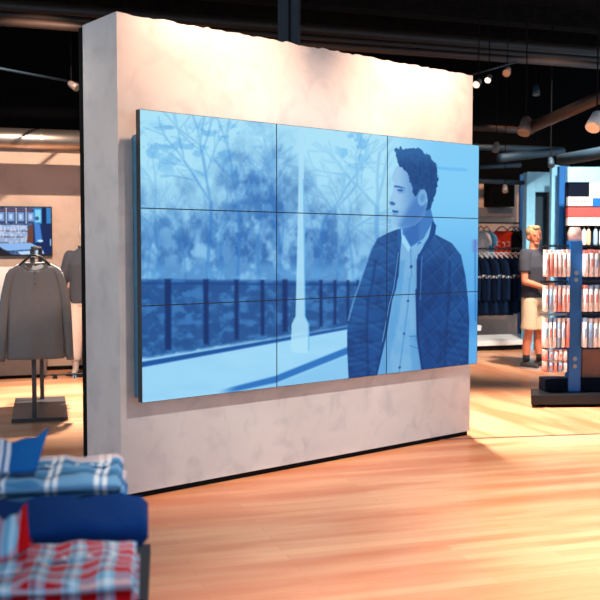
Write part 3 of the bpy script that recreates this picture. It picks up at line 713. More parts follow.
# garment rack: base plate, two posts, top rail
fl, fr, bl = gz(11.5, 421.5), gz(67.5, 421.5), gz(18.5, 399)
RA = R(15); rU = Vector((math.cos(RA), math.sin(RA), 0)); rV = Vector((-math.sin(RA), math.cos(RA), 0))
rx = gz(40, 421.5)
rk = thing('garment_rack', 'charcoal two-post garment rack with flat floor plate left of the partition', 'clothes rack', (rx.x, rx.y, 0), RA)
BW = (fr-fl).length*.98
MB().span((-BW/2, .0, 0), (BW/2, 1.25, .03)).build('base_plate', M['rack'], rk, bevel=.003)
MB().span((-.065, .10, .03), (-.025, .14, 1.505)).build('post', M['rack'], rk, bevel=.003)
MB().span((.0, 1.08, .03), (.04, 1.12, 1.505)).build('post', M['rack'], rk, bevel=.003)
MB().tube([(-.045, .02, 1.517), (-.045, .14, 1.517), (.02, 1.10, 1.517), (.022, 1.18, 1.517)], .013, 10).build('rail', M['rack'], rk, bevel=.003)
sh = [(.045, M['henley'], 'front grey long-sleeved henley with button placket facing the camera', .94, .50, 3),
      (.26, M['henley'], 'second grey shirt hanging directly behind the front henley', .92, .50, 0),
      (.42, M['cream'], 'cream shirt hanging between the grey and the black shirts', .86, .50, 0),
      (.58, M['charcoal'], 'charcoal shirt hanging behind the cream one on the rack', .94, .52, 0),
      (.74, M['black_cloth'], 'black shirt hanging behind the charcoal one on the rack', .98, .54, 0),
      (.90, M['black_cloth'], 'rearmost black shirt on the two-post rack', .98, .54, 0)]
for i, (v, m, lab, hh, ww, bt) in enumerate(sh):
    p = Vector((rx.x, rx.y, 0)) + rU*(-.045+.02) + rV*v; p.z = 1.528-.142
    t_ = thing('shirt', lab, 'shirt', p, RA+(0, .05, -.04, .06, .03, .05)[i], 'shirts on the two-post rack')
    garment(t_, ww*.92, .84 if i == 0 else hh*.88, m, sleeve=.78 if i < 2 else .80, seed=i, buttons=bt, spread=.045 if i == 0 else .02, dep=.045)
    hanger(t_, M['plastic'])
    if i == 0:
        MB().box((0, .012, -.03), (.05, .002, .022)).build('neck_label', M['matte'], t_)
        hgm = MB(); 
        for kx in range(5): hgm.box((-.024+kx*.012, -.0135, .052), (.007, .002, .006))
        hgm.build('hanger_mark', M['button'], t_)

# ---------------------------------------------------------------- figures
def limbset(b, segs):
    for pts, rad in segs: b.limb(pts, rad)
# mannequin in front of left wall, half hidden by the partition
mp = gz(86, 374.5)
mq = thing('mannequin', 'pale mannequin in dark grey shirt and cream trousers, half hidden by the partition', 'mannequin', (mp.x, mp.y, 0), R(-80))
b = MB()   # local: x forward, y left
b.tube([(0, 0, .90), (0, 0, 1.02), (0.01, 0, 1.15), (.015, 0, 1.32), (0, 0, 1.46), (0, 0, 1.52)], [(.10, .15), (.09, .14), (.10, .15), (.115, .18), (.08, .15), (.05, .06)], 20)
b.limb([(0, 0, 1.48), (.01, 0, 1.60)], [.055, .05])
b.ball((.015, 0, 1.71), (.095, .075, .125), 20, 14); b.ball((.05, 0, 1.655), (.05, .045, .05)); b.ball((.108, 0, 1.70), (.014, .011, .025))
for s in (-1, 1):
    b.limb([(0, s*.18, 1.43), (-.02, s*.235, 1.20), (-.03, s*.26, 1.10)], [.055, .042, .040])
    b.limb([(-.03, s*.26, 1.10), (.04, s*.245, .98), (.09, s*.20, .90)], [.040, .033, .027])
    b.ball((.10, s*.19, .87), (.03, .03, .05))
    for k in range(4): b.limb([(.09+.018*(k-1.5), s*.185, .86), (.095+.018*(k-1.5), s*.175, .79-.006*abs(k-1.5))], [.0095, .008], 8)
    b.limb([(.125, s*.185, .88), (.145, s*.17, .835)], [.010, .009], 8)
    b.limb([(0, s*.09, .92), (.01, s*.11, .50), (0, s*.12, .10)], [.085, .058, .04])
    b.limb([(-.03, s*.12, .055), (.07, s*.13, .045), (.15, s*.135, .035)], [.04, .038, .03])
b.build('body', M['mskin'], mq, remesh=.009)
b = MB()
b.tube([(0, 0, .86), (0, 0, 1.0), (.01, 0, 1.15), (.015, 0, 1.32), (0, 0, 1.44), (0, 0, 1.515)], [(.135, .19), (.125, .18), (.125, .18), (.14, .20), (.11, .18), (.065, .075)], 24)
for s in (-1, 1): b.limb([(0, s*.17, 1.42), (-.02, s*.235, 1.22), (-.035, s*.27, 1.07)], [.075, .064, .060])
b.build('shirt', M['charcoal'], mq, remesh=.012)
b = MB(); b.tube([(.0, 0, 1.50), (0, 0, 1.545)], [(.066, .07), (.075, .078)], 20, False); b.build('collar', M['charcoal'], mq, smooth=True, solid=.006)
b = MB()
b.tube([(0, 0, 1.0), (0, 0, .84)], [(.115, .165), (.125, .175)], 20)
for s in (-1, 1): b.limb([(0, s*.09, .88), (.01, s*.115, .50), (0, s*.125, .22)], [.098, .086, .076])
b.build('trousers', M['cream'], mq, remesh=.012)
b = MB()
b.tube([(-.03, -.26, 1.02), (.02, -.26, .97)], .05, 16); b.tube([(.055, -.235, .945), (.085, -.215, .915)], .037, 14)
b.build('leather_cuff', M['orange'], mq, smooth=True)
b = MB(); b.tube([(0, 0, 0), (0, 0, .014)], .24, 32); b.tube([(0, 0, .014), (0, 0, .6)], .012, 10)
b.build('base', M['black'], mq)
# low black floor rail with round feet beside the mannequin
fr_ = thing('floor_rail', 'low black floor rail with round chrome feet before the mannequin', 'rail', gz(70, 374.8)+Vector((0, -.30, 0)), RA)
MB().tube([(-.25, 0, .045), (.3, 0, .045)], .012, 10).build('bar', M['black'], fr_)
for x in (-.1, .12, .24): MB().tube([(x, 0, 0), (x, 0, .032)], [.03, .022], 16).build('foot', M['chrome'] if x > 0 else M['black'], fr_)

# customer standing by the packet stand
pp = gz(532.5, 368)
pr = thing('person', 'person with blond hair in dark grey t-shirt and khaki shorts reaching towards the packets', 'person', (pp.x, pp.y, 0), R(-48))
def arm(b, s, reach, grow=0, part='all'):
    sh_ = Vector((-.01, s*.185, 1.44)); el = Vector((.03, s*.235, 1.10)) if reach else Vector((-.03, s*.25, 1.13))
    wr = Vector((.22, s*.06, 1.02)) if reach else Vector((.20, s*.17, 1.02))
    return sh_, el, wr
b = MB()
b.tube([(0, 0, .88), (0, 0, .98), (.005, 0, 1.10), (.01, 0, 1.28), (0, 0, 1.42), (-.005, 0, 1.50)], [(.11, .155), (.10, .15), (.105, .15), (.12, .18), (.09, .16), (.06, .075)], 22)
b.limb([(-.01, 0, 1.46), (.005, 0, 1.60)], [.064, .056])
hd = Matrix.Rotation(R(-30), 3, 'Z')
def hp_(p): v = hd @ Vector((p[0]-.01, p[1], 0)); return (v.x+.01, v.y, p[2])
b.ball((.0, 0, 1.69), (.096, .078, .10), 22, 16); b.ball(hp_((.03, 0, 1.645)), (.068, .062, .085), 18, 14); b.ball(hp_((.070, 0, 1.575)), (.030, .034, .026))
b.limb([hp_((.092, 0, 1.675)), hp_((.116, 0, 1.64))], [.010, .014], 10)
b.ball(hp_((.094, 0, 1.61)), (.010, .024, .007))
for s in (-1, 1):
    b.ball(hp_((.0, s*.082, 1.65)), (.020, .012, .034)); b.ball(hp_((.083, s*.03, 1.685)), (.012, .022, .008))
    s_, e_, w_ = arm(b, s, s < 0)
    b.limb([s_, (s_+e_)/2, e_], [.056, .050, .042]); b.limb([e_, (e_*.6+w_*.4), w_], [.042, .041, .028])
    d = (w_-e_).normalized(); side = Vector((0, 0, 1)); pc = w_+d*.05
    b.tube([w_, w_+d*.04, w_+d*.09], [(.030, .020), (.040, .018), (.038, .014)], 14)
    for k in range(4):
        o0 = w_+d*.082+side*(.030-.020*k); ln_ = (.062, .074, .070, .052)[k]
        o1 = o0+d*ln_*.5+Vector((0, -s*.004, -.004)); o2 = o1+d*ln_*.35+Vector((0, -s*.016, -.010))
        b.limb([o0-d*.02, o0, o1, o2], [.0095, .0095, .0088, .0078], 9)
    b.limb([w_+d*.025+side*.022, w_+d*.055+side*.048+Vector((0, -s*.014, 0)), w_+d*.085+side*.052+Vector((0, -s*.024, 0))], [.012, .0105, .009], 9)
    lx = .0 if s < 0 else .05
    b.limb([(0, s*.09, .90), (.015+lx*.5, s*.10, .50), (-.02+lx*.5, s*.105, .30), (-.02+lx, s*.11, .09)], [.088, .056, .055, .036])
    b.limb([(-.05+lx, s*.11, .05), (.05+lx, s*.12, .045), (.14+lx, s*.13, .03)], [.036, .036, .026])
b.build('body', M['skin'], pr, remesh=.0065)
b = MB()
b.tube([(0, 0, .895), (0, 0, .98), (.005, 0, 1.10), (.01, 0, 1.28), (0, 0, 1.41), (-.005, 0, 1.475), (-.005, 0, 1.505)], [(.138, .185), (.13, .178), (.128, .172), (.142, .20), (.115, .185), (.082, .12), (.068, .085)], 26)
for s in (-1, 1):
    s_, e_, w_ = arm(b, s, s < 0); b.tube([s_+Vector((0, -s*.06, .0)), s_+Vector((0, -s*.01, .004)), s_*.8+e_*.2, s_*.34+e_*.66], [.070, .078, .076, .072], 16)
b.build('t_shirt', M['tee'], pr, remesh=.010)
b = MB()
b.tube([(0, 0, .97), (0, 0, .86), (0, 0, .80)], [(.122, .168), (.135, .182), (.12, .18)], 22)
for s in (-1, 1): b.tube([(0, s*.085, .86), (.01+(s > 0)*.03, s*.10, .62), (.01+(s > 0)*.03, s*.105, .49)], [.10, .098, .104], 20)
b.build('shorts', M['khaki'], pr, remesh=.010)
b = MB(); b.ball((-.016, 0, 1.718), (.100, .084, .090), 22, 14); b.ball(hp_((.050, .0, 1.768)), (.050, .058, .030)); b.ball((-.055, 0, 1.66), (.048, .066, .06))
for k in range(26):
    a = random.random()*6.28; b.ball((-.01+.06*math.cos(a), .055*math.sin(a), 1.780+random.random()*.012), (.016, .014, .012), 8, 6)
ho = b.build('hair', M['hair'], pr, remesh=.007)
for s in (-1, 1):
    MB().ball(hp_((.088, s*.030, 1.668)), (.007, .011, .006)).build('eye', M['eye'], pr, smooth=True)
    lx = .0 if s < 0 else .05
    MB().tube([(-.02+lx, s*.11, .08), (-.02+lx, s*.11, .175)], [.044, .046], 16).build('sock', M['sock'], pr, smooth=True)
    b = MB(); b.limb([(-.06+lx, s*.11, .052), (.05+lx, s*.12, .050), (.15+lx, s*.13, .040)], [.044, .046, .036]); b.ball((-.03+lx, s*.11, .07), (.05, .042, .045))
    shoe = b.build('shoe', M['shoe'], pr, remesh=.008)
    MB().rings([[(-.10+lx+q[0], s*.12+q[1]+s*.012*(q[0]/.3), z_) for q in [(.15+.155*math.cos(a), .046*math.sin(a)) for a in [2*math.pi*j/20 for j in range(20)]]] for z_ in (.001, .022)]).build('sole', M['sole'], shoe)
MB().ball(hp_((.098, 0, 1.61)), (.008, .020, .005)).build('lips', M['lip'], pr, smooth=True)

# ---------------------------------------------------------------- right back: platforms, rails with clothes, wall box
pf = gz(470, 351.5)
def pu(du, dv, z): return Vector((pf.x, pf.y, 0)) + U*du + V*dv + Vector((0, 0, z))
pt1 = thing('display_platform', 'low white platform with black toe strip on the floor under the navy garments', 'platform', pu(.2, .45, 0), A)
MB().span((-2.4, -.45, .075), (1.3, .45, .15)).build('deck', M['white'], pt1, bevel=.004); MB().span((-2.36, -.42, 0), (1.26, .42, .075)).build('toe_strip', M['matte'], pt1)
pt2 = thing('display_bench', 'white bench slab on black block behind the low white platform', 'bench', pu(-.2, 1.25, 0), A)
MB().span((-2.2, -.30, .21), (.88, .30, .30)).build('slab', M['white'], pt2, bevel=.004); MB().span((-2.1, -.26, 0), (.80, .26, .21)).build('block', M['matte'], pt2)
# lower rail with navy garments
Yr = 15.4
def rail_frame(name, label, a, b, z, m):
    t_ = thing(name, label, 'clothes rail', (a.x, a.y, 0), math.atan2(b.y-a.y, b.x-a.x)); Ln = (Vector((b.x, b.y))-Vector((a.x, a.y))).length
    MB().tube([(0, 0, z), (Ln, 0, z)], .014, 12).build('rail', m, t_, smooth=True)
    for x in (.02, Ln-.02): MB().tube([(x, 0, 0), (x, 0, z+.02)], .016, 12).build('upright', m, t_, smooth=True)
    return t_, Ln
r0 = Vector((2.45, 15.35, 0)); r1 = r0 + U*1.24
rail_frame('clothes_rail', 'black clothes rail carrying the navy garments behind the platform', r0, r1, 1.51, M['black'])
proto = thing('navy_garment', None, 'garment', (0, 0, 0), 0, 'navy garments on the lower rail')
garment(proto, .46, .92, M['denim'], sleeve=.62, seed=5, dep=.025, spread=.0, sw=.05); hanger(proto, M['button'], .38, .006)
proto2 = thing('navy_garment', None, 'garment', (0, 0, 0), 0, 'navy garments on the lower rail')
garment(proto2, .46, .94, M['denim2'], sleeve=.62, seed=8, dep=.025, spread=.0, sw=.05); hanger(proto2, M['button'], .38, .006)
proto3 = thing('navy_garment', None, 'garment', (0, 0, 0), 0, 'navy garments on the lower rail')
garment(proto3, .46, .90, M['tealc'], sleeve=.60, seed=11, dep=.025, spread=.0, sw=.05); hanger(proto3, M['packpink'], .38, .006)
used = set(); NG = 14
ordn = ['first', 'second', 'third', 'fourth', 'fifth', 'sixth', 'seventh', 'eighth', 'ninth', 'tenth', 'eleventh', 'twelfth', 'thirteenth', 'fourteenth', 'fifteenth', 'sixteenth', 'seventeenth']
for i in range(NG):
    src = proto3 if i > 10 else (proto if i % 2 == 0 else proto2)
    o = src if src.name not in used else copy_tree(src); used.add(src.name)
    p = r0 + (r1-r0)*((i+.5)/NG); o.location = (p.x, p.y, 1.524-.142); o.rotation_euler.z = A - R(62) + R(random.uniform(-3, 3))
    kind = 'dark teal garment on a salmon hanger' if i > 10 else ('navy garment' if i % 2 == 0 else 'blackish navy garment')
    o['label'] = f'{kind} on a light hanger, {ordn[NG-1-i]} from the right on the lower rail' if i <= 10 else f'{kind}, {ordn[NG-1-i]} from the right on the lower rail'
    # pale printed band across the chest
    if 2 <= i <= 12:
        mb = MB().box((.262, -.012, -.30-.010*(i % 3)), (.030, .058, .026)).box((.235, -.030, -.335), (.05, .022, .016))
        mb.build('sleeve_print', M['button'] if i < 10 else M['orange'], o)
# upper rail with tees
q0 = Vector((2.45, 15.85, 0)); q1 = q0 + U*1.42
rail_frame('clothes_rail', 'taller black clothes rail carrying the coloured tees further back', q0, q1, 1.94, M['black'])
tees = [(.58, 'white_cloth', 84, 'white tee leftmost on the tall rail beside the video wall'), (.68, 'skycloth', 84, 'sky blue tee next to the white tee on the tall rail'), (.97, 'red', 4, 'red tee with pale print facing the shop on the tall rail'),
        (1.15, 'black_cloth', 76, 'black tee hanging just behind the red tee'), (1.24, 'denim', 76, 'navy tee right of the black tee on the tall rail'), (1.33, 'skycloth', 72, 'sky blue tee rightmost on the tall rail')]
dd_ = (q1-q0).normalized()
for i, (s_, mk, an, lab) in enumerate(tees):
    p = q0 + dd_*s_; t_ = thing('tee', lab, 't-shirt', (p.x, p.y, 1.954-.142), A-R(an), 'tees on the tall rail')
    garment(t_, .44, .64, M[mk], sleeve=.20, seed=30+i, dep=.035, spread=.03, sw=.08); hanger(t_, M['plastic'], .38, .006)
    if mk == 'red':
        mb = MB()
        for (x, z, w_, h_) in ((-.09, -.18, .05, .012), (-.09, -.25, .05, .012), (-.112, -.215, .012, .08), (.0, -.2, .045, .012), (.02, -.24, .012, .07), (.09, -.19, .05, .012), (.09, -.26, .05, .012), (.11, -.22, .012, .08)):
            mb.box((x, -.060, z), (w_, .004, h_))
        mb.build('chest_print', M['cream'], t_)
# dark wall box with grey shelf on the back wall
def in_rw(px, py, v):
    o = Vector((0, 0, CAM_H)); r = ray(px, py); q = RW + V*v; t_ = (q-o).dot(V)/r.dot(V); p = o+r*t_; return (p-RW).dot(U), p.z
ua, za = in_rw(488, 180, -.15); ub, zb2 = in_rw(511, 207, -.15)
wb = thing('wall_box', 'black box high on the tan back wall above the tall rail', 'box', rw((ua+ub)/2, -.15, zb2), A)
MB().span((-(ub-ua)/2, -.12, 0), ((ub-ua)/2, .149, za-zb2)).build('case', M['matte'], wb, bevel=.005)
MB().span((-(ub-ua)/2+.02, -.128, .02), ((ub-ua)/2-.02, -.1205, za-zb2-.02)).build('front_panel', M['dark'], wb)
ua2, _ = in_rw(470, 209, -.1); ub2, z3 = in_rw(513, 208, -.1); _, z4 = in_rw(513, 217, -.1)
tag(MB().span((0, -.06, 0), (ub2-ua2, .059, z3-z4)).build('wall_panel', M['greyboard'], loc=rw(ua2, -.06, z4), rz=A, bevel=.004), 'grey horizontal panel mounted on the wall below the black box', 'panel')
bp = at(518.5, 300, 16.2)
tag(MB().span((-.025, -.05, 0), (.025, .05, 2.75)).build('wall_post', M['bluepaint'], loc=(bp.x+.02, 16.2, 0), bevel=.004), 'slim blue post standing behind the coloured tees', 'post')

# ---------------------------------------------------------------- pale blue portal and posts
YP = 14.2
def lab_box(name, x0, y0, x1, y1, Y, dep, m, label, cat, tofloor=False, group=None):
    a = at(x0, y0, Y); b_ = at(x1, y1, Y); z0 = 0 if tofloor else b_.z
    o = MB().span((-(b_.x-a.x)/2, 0, 0), ((b_.x-a.x)/2, dep, a.z-z0)).build(name, M[m], loc=((a.x+b_.x)/2, Y, z0), bevel=.006)
    return tag(o, label, cat, group)
po = at(538, 172, YP); a = at(527, 172, YP); b_ = at(551, 192, YP); W_ = b_.x-a.x
pt = thing('portal_frame', 'pale blue portal frame with dark teal opening behind the person', 'frame', ((a.x+b_.x)/2, YP, 0))
MB().span((-W_/2, 0, 0), (-W_/2+W_*.36, .25, a.z)).build('jamb', M['lightblue'], pt, bevel=.006)
MB().span((-W_/2+W_*.36, 0, b_.z), (W_/2-.012, .25, a.z)).build('header', M['lightblue'], pt, bevel=.006)
MB().span((-W_/2+W_*.36, .12, 0), (W_/2-.03, .2, b_.z)).build('panel', M['deepteal'], pt)
MB().span((W_/2-.029, .02, 0), (W_/2-.012, .25, b_.z)).build('jamb', M['greyboard'], pt)
lab_box('painted_post', 552, 165, 559, 300, 13.6, .12, 'lightblue', 'pale blue square post right of the portal frame', 'post', True)
lab_box('painted_post', 559.5, 166, 568, 300, 13.3, .12, 'bluepaint', 'saturated blue square post beside the pale blue post', 'post', True)

# ---------------------------------------------------------------- header display on the right
YH = 12.6
a = at(568, 167, YH); b_ = at(625, 180, YH)
hb = thing('header_display', 'tall white-headed display wall with red and white sign bands at right edge', 'display', (a.x, YH, 0))
def hpx(x, y): p = at(x, y, YH); return p.x-a.x, p.z
def hspan(name, x0, y0, x1, y1, m, d0=0, d1=.1, par=None):
    p, q = hpx(x0, y0), hpx(x1, y1); return MB().span((p[0], d0, q[1]), (q[0], d1, p[1])).build(name, M[m], par or hb, bevel=.003)
hspan('header_board', 568, 167, 625, 182, 'lightblue', 0, .1); hspan('side_board', 590, 182.3, 625, 198, 'white', .0, .08)
sb_ = hspan('black_panel', 569, 182.3, 589.6, 196.6, 'navyboard', .02, .08)
lb_ = hspan('label_strip', 568, 197, 592, 206, 'white', -.02, .08)
mb = MB()
for k in range(6):
    p = hpx(571+k*3.2, 200.2); mb.box((p[0], -.0225, p[1]-.016), (.018, .003, .035))
mb.build('label_marks', M['greyboard'], lb_)
hspan('blue_band', 592.4, 198.4, 625, 206.6, 'bluepaint', .0, .08); hspan('red_sign_band', 567.5, 207.6, 625, 217, 'signred', -.03, .08); hspan('white_sign_band', 567.5, 217.3, 625, 225.5, 'white', -.02, .08)
p = hpx(625, 0)[0]
MB().span((0.0, .082, 0), (p, .14, hpx(0, 182)[1])).build('backing', M['navyboard'], hb)
for k, (px, mk) in enumerate(((572, 'packblue'), (577.5, 'packpink'), (584.5, 'packwhite'), (589, 'khaki'), (596, 'packblue'), (602, 'packwhite'))):
    x, z = hpx(px, 247); t_ = thing('hung_bag', f'{["blue", "salmon", "white", "sand-coloured", "second blue", "rightmost white"][k]} small bag hanging under the red and white sign bands', 'bag', (a.x+x, YH+.03, z), 0, 'bags under the sign bands')
    MB().tube([(0, 0, 0), (0, 0, .05), (0, 0, .2), (0, 0, .235)], [(.018, .026), (.03, .032), (.028, .032), (.010, .028)], 12).build('pouch', M[mk], t_, smooth=True)
    MB().tube([(0, 0, .23), (0, .0, .26), (0, .04, .26)], .004, 8).build('hook', M['steel'], t_)

# ---------------------------------------------------------------- packet stand at right
b0 = gz(531, 408.0); YS = b0.y
st = thing('packet_stand', 'blue and black packet stand on black base at the right edge', 'display stand', (b0.x, YS, 0), R(3))
pxm = YS/F
def sx_(px, dv=0): return (at(px, 330, YS+dv).x-b0.x)
def sz_(py, dv=0): return at(550, py, YS+dv).z
b = MB(); BWd = 1.5
b.rings([[(0, 0, z_), (BWd, 0, z_), (BWd, .45, z_), (.13, .45, z_)] for z_ in (.03, .12)]); b.build('base', M['black'], st, bevel=.01)
MB().span((.14, .03, 0), (BWd, .42, .03)).build('foot_strip', M['matte'], st)
MB().span((sx_(545, .3), .22, .121), (BWd, .42, sz_(378, .3))).build('lower_box', M['navyboard'], st, bevel=.005)
MB().span((sx_(583.5, .3)+.02, .30, sz_(378, .3)), (BWd, .36, sz_(350, .3))).build('lower_panel', M['brownboard'], st)
ux0, ux1 = sx_(571, .2), sx_(583.5, .2)
up = MB().span((ux0, .20, .121), (ux1, .32, sz_(241, .2))).build('upright', M['bluepaint'], st, bevel=.006)
for py in (273, 280, 359, 366.5):
    MB().tube([((ux0+ux1)/2, .2005, sz_(py, .2)), ((ux0+ux1)/2, .194, sz_(py, .2))], .022, 6).build('bolt', M['steel'], up)
MB().rings([[((ux0+ux1)/2+k*.055*a_, .26+k*.04*b__, z_) for a_, b__ in ((-1, -1), (1, -1), (1, 1), (-1, 1))] for z_, k in ((sz_(241, .2), 1), (sz_(233, .2), 1.05), (sz_(227, .2), .75))]).build('finial', M['packpink'], st, smooth=True)
u2 = MB().span((1.32, .20, .121), (1.42, .32, sz_(241, .2))).build('upright', M['bluepaint'], st, bevel=.006)
rows = [(249, 277), (285, 312), (318, 348)]
for (ya, yb) in rows:
    z = sz_(ya-2, .2)
    MB().span((sx_(543, .2), .245, z), (ux0, .275, z+.02)).build('crossbar', M['steel'] if ya > 300 else M['black'], st); MB().span((ux1, .245, z), (1.32, .275, z+.02)).build('crossbar', M['black'], st)
packs = ['packwhite', 'packpink', 'packwhite', 'packred', 'packwhite', 'packblue', 'packpink', 'packwhite']
names = {'packwhite': 'white', 'packpink': 'salmon', 'packred': 'red', 'packblue': 'blue'}
protos = {}
def pack_at(px, ytop, ybot, mk, label, grp, wpx=4.3, dv=.12):
    h = sz_(ytop, dv)-sz_(ybot, dv); key = (mk, round(h, 3), wpx)
    z = sz_(ybot, dv); x = sx_(px, dv)
    if key not in protos:
        t_ = thing('hanging_packet', label, 'packet', (0, 0, 0), 0, grp); w_ = wpx*pxm*.92/2
        b = MB(); b.rings([[(w_*k*math.copysign(abs(math.cos(q))**.6, math.cos(q)), .05*k*math.copysign(abs(math.sin(q))**.6, math.sin(q)), zz) for q in [2*math.pi*j/20 for j in range(20)]] for zz, k in ((0, .75), (.01, .95), (h*.4, 1), (h*.82, .95), (h*.86, .8))])
        b.build('pouch', M[mk], t_, smooth=True)
        MB().box((0, 0, h*.93), (w_*1.5, .08, h*.13)).build('header_card', M['packwhite' if mk != 'packwhite' else random.choice(['packred', 'packblue', 'packpink'])], t_)
        MB().box((0, -.0535, h*.5), (w_*.9, .004, h*.3)).build('printed_patch', M[random.choice(['packred', 'packblue', 'packwhite'])], t_)
        protos[key] = t_; o = t_
    else: o = copy_tree(protos[key]); o['label'] = label
    m4 = Matrix.Translation(st.location) @ Matrix.Rotation(R(3), 4, 'Z')
    o.location = m4 @ Vector((x, .16, z)); o.rotation_euler.z = R(3)+R(random.uniform(-4, 4))
    return o
rn = ['top', 'middle', 'bottom']; on = ordn
for ri, (ya, yb) in enumerate(rows):
    for k in range(6):
        mk = packs[(k*3+ri*2) % 8]
        pack_at(547.0+k*4.45, ya+random.uniform(0, 1), yb, mk, f'{names[mk]} packet, {on[k]} from the left in the {rn[ri]} row left of the blue upright', 'packets left of the blue upright')
    for k in range(5):
        mk = packs[(k*5+ri*3+2) % 8]
        if ri == 1: mk = 'packwhite'
        pack_at(587.3+k*5.2, ya+random.uniform(0, 1), yb, mk, f'{names[mk]} packet, {on[k]} from the left in the {rn[ri]} row right of the blue upright', 'packets right of the blue upright', 5.1)
for k in range(5):
    for r in range(2):
        mk = ['packred', 'packwhite', 'packblue', 'packred', 'packwhite', 'packblue', 'packpink'][(k*2+r*3) % 7]
        pack_at(547.4+k*4.9, 350+r*11.6, 361+r*11.6, mk, f'small {names[mk]} packet, {on[k]} from the left in the {["upper", "lower"][r]} short row near the stand base', 'small packets near the stand base', 5.0)

# ---------------------------------------------------------------- foreground table with folded shirts
TZ = .60
tb = thing('display_table', 'dark navy table in the near left corner carrying the folded shirts', 'table', (-.46, 2.92, 0), R(8))
MB().span((-1.2, -1.35, TZ-.04), (.0, .0, TZ)).build('table_top', M['cupboard'], tb, bevel=.004)
for (x, y) in ((-1.16, -1.31), (-.04, -1.31), (-1.16, -.04), (-.04, -.04)): MB().box((x, y, (TZ-.04)/2), (.05, .05, TZ-.04)).build('leg', M['cupboard'], tb)
MB().span((-1.13, -1.33, TZ-.22), (-.07, -1.31, TZ-.041)).build('apron', M['cupboard'], tb)
MB().span((-.03, -1.28, .1), (-.015, -.07, TZ-.041)).build('side_panel', M['cupboard'], tb)
def folded(loc, rz, w, d, h, m, label, group, seed=0, collar=None, buttons=0, layers=2, round_=.5, hang=0.0):
    """folded shirt; local x = length (hem fold at +x), y = depth, z up from 0"""
    t_ = thing('folded_shirt', label, 'shirt', loc, rz, group); rnd = random.Random(seed); ph = rnd.random()*6
    for L_ in range(layers):
        hh = h/layers; z0 = L_*hh; ox = -.006*L_ + rnd.uniform(-.003, .003); rings = []
        NX = 26; NA = 44
        for i in range(NX+1):
            q = i/NX; x = -w/2+w*q
            e = min(1, math.sqrt(max(0, 1-(max(0, q-.975)/.030)**2)))*min(1, math.sqrt(max(0, 1-(max(0, .03-q)/.03)**2))) if 0 < q < 1 else .4
            ring = []
            for j in range(NA):
                a = 2*math.pi*j/NA; ca, sa_ = math.cos(a), math.sin(a)
                y = (d/2-rnd.random()*.0008)*math.copysign(abs(ca)**.28, ca)*(1 if e > .3 else .985)
                zz = .5*hh*math.copysign(abs(sa_)**.7, sa_)*max(e, .4)
                top = 1 if sa_ > 0 else .25
                wr = (.0050*math.sin(x*38+y*13+ph) + .003*math.sin(y*46-x*12+ph*2)+.0022*math.sin(x*90+ph))*top*(1-abs(ca)**6)
                ring.append((x+ox, y + .003*math.sin(x*26+ph), z0+hh*.5+zz+wr*(1 if L_ == layers-1 else .3)))
            rings.append(ring)
        MB().rings(rings).build('body' if L_ == layers-1 else 'under_fold', m, t_, smooth=True)
    if buttons:
        pk = MB().box((-.02, -.005, h+.0032), (w*.86, .026, .0030)).build('placket', m, t_, bevel=.001)
        for i in range(buttons):
            x = -w*.36+i*(w*.72/(buttons-1)); MB().tube([(x, -.005, h+.0045), (x, -.005, h+.0075)], .0058, 14).build('button', M['button'], pk)
    if collar:
        cw, ch, cx, lean = collar; b = MB(); NU, NV = 20, 6; g = []
        for i in range(NU+1):
            q = i/NU; a = math.pi*(-.62+1.24*q); R0 = cw/2
            for j in range(NV+1):
                k = j/NV; rr = R0*(1+.12*k*lean)+.010*math.sin(k*3); pt = 1+.9*max(0, abs(q-.5)*2-.6)
                g.append((cx+rr*.55*math.cos(a)+(lean*ch*.5)*k*math.cos(a), rr*math.sin(a)*1.05, h*.9+ch*k*pt))
        fs = [(i*(NV+1)+j, (i+1)*(NV+1)+j, (i+1)*(NV+1)+j+1, i*(NV+1)+j+1) for i in range(NU) for j in range(NV)]
        b.add(g, fs); b.build('collar', m, t_, smooth=True, solid=.004)
    return t_
def top_at(px, py, z): p = gz(px, py, z); return p
def leaf(t_, c4, m, bulge, name='collar', nn=14):
    """raised collar leaf: curved patch between four points (bottom left, bottom right, top right, top left)"""
    inv = (Matrix.Translation(t_.location) @ Matrix.Rotation(t_.rotation_euler.z, 4, 'Z')).inverted()
    c4 = [inv @ p for p in c4]; b = MB(); g = []
    for i in range(nn+1):
        for j in range(nn+1):
            u, v = i/nn, j/nn
            p = c4[0]*(1-u)*(1-v)+c4[1]*u*(1-v)+c4[2]*u*v+c4[3]*(1-u)*v
            p = p + Vector((0, -bulge*math.sin(u*math.pi)*(.4+.6*v) + .03*v*v, -.012*math.sin(u*math.pi)*v + .004*math.sin(u*14)*v)); g.append(p)
    b.add(g, [(i*(nn+1)+j, (i+1)*(nn+1)+j, (i+1)*(nn+1)+j+1, i*(nn+1)+j+1) for i in range(nn) for j in range(nn)])
    return b.build(name, m, t_, smooth=True, solid=.004)
GS = 'folded shirts on the table'
# rear pile
p = top_at(123.5, 466, .905); w1 = .34; rzs = R(9); x1 = p.x-w1/2
folded((x1-.01, p.y, .60), rzs, w1, .32, .074, M['denim2'], 'blackish shirt at the very bottom of the rear pile', GS, 11, None, 0, 1)
folded((x1, p.y, .675), rzs, w1, .32, .072, M['navy'], 'navy shirt second from the bottom of the rear pile', GS, 12, None, 0, 1)
folded((x1+.012, p.y, .748), rzs, w1, .33, .074, M['plaid_deep'], 'deeper blue plaid shirt folded underneath the light blue one', GS, 2, None, 0)
folded((x1, p.y, .824), rzs, w1, .33, .078, M['plaid_blue'], 'light blue and white plaid shirt folded on top of the rear pile', GS, 1, None, 7)
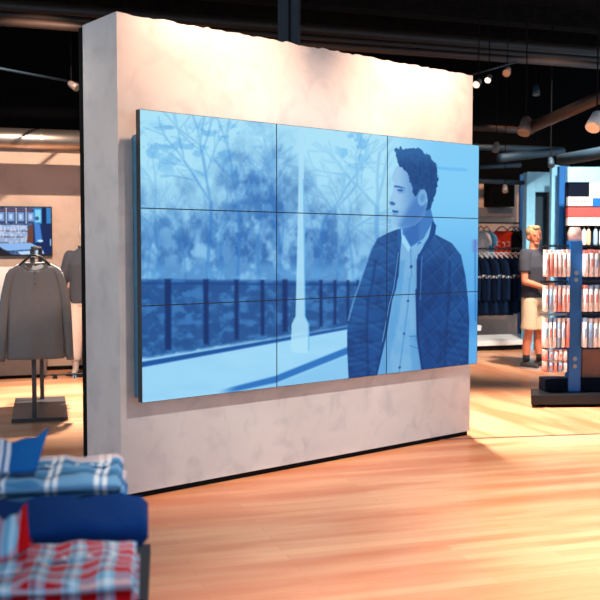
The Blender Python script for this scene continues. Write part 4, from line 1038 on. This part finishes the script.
# left pile with a raised collar
p5 = top_at(-10, 470, .90)
for k, (m_, lab) in enumerate((('denim2', 'dark shirt at the bottom of the left pile'), ('plaid_deep', 'deep blue plaid shirt in the middle of the left pile'))):
    folded((p5.x-.06, p5.y-.02, .60+k*.11), R(10), .24, .32, .105, M[m_], lab, GS, 20+k, None, 0)
t_ = folded((p5.x-.06, p5.y-.02, .822), R(10), .24, .32, .085, M['plaid_deep'], 'bright blue plaid shirt with raised collar on top of the left pile', GS, 9, None, 4)
leaf(t_, [at(-6, 472, 2.50), at(36, 471, 2.52), at(48, 431, 2.58), at(-6, 441, 2.56)], M['plaid_deep'], .03)
# middle navy pile
p2 = top_at(147, 512, .865); w2 = .42; x2 = p2.x-w2/2
folded((x2-.03, p2.y+.0, .60), R(9), w2-.03, .24, .066, M['denim2'], 'blackish shirt at the very bottom of the middle pile', GS, 13, None, 0, 1)
folded((x2-.03, p2.y+.0, .667), R(9), w2-.03, .24, .066, M['denim'], 'dark navy shirt second from the bottom of the middle pile', GS, 14, None, 0, 1)
folded((x2-.02, p2.y+.0, .734), R(9), w2-.02, .24, .062, M['denim2'], 'blackish navy shirt folded underneath the plain navy one', GS, 4, None, 0, 1)
folded((x2, p2.y, .798), R(9), w2, .27, .078, M['navy'], 'plain navy shirt on top between the two plaid piles', GS, 3, None, 0, 1)
# front red plaid pile
p3 = top_at(136, 562, .845); w3 = .36; x3 = p3.x-w3/2
folded((x3+.016, p3.y, .60), R(9), w3, .29, .062, M['denim2'], 'blackish shirt at the very bottom of the front pile', GS, 15, None, 0, 1)
folded((x3+.014, p3.y, .663), R(9), w3, .29, .060, M['denim2'], 'blackish shirt second from the bottom of the front pile', GS, 16, None, 0, 1)
folded((x3-.004, p3.y+.01, .724), R(9), w3-.01, .29, .060, M['plaid_deep'], 'blue plaid shirt folded underneath the red plaid one', GS, 6, None, 0, 1)
t_ = folded((x3, p3.y+.01, .785), R(9), w3, .29, .060, M['plaid_red'], 'red and pale blue plaid shirt folded on top of the front pile', GS, 5, None, 6)
leaf(t_, [at(-8, 566, 1.96), at(30, 548, 2.0), at(25, 508, 2.04), at(-8, 520, 2.0)], M['plaid_red'], .02)
leaf(t_, [at(-8, 574, 1.93), at(20, 572, 1.93), at(30, 546, 2.02), at(-8, 545, 2.0)], M['plaid_red'], .02, 'collar_band')
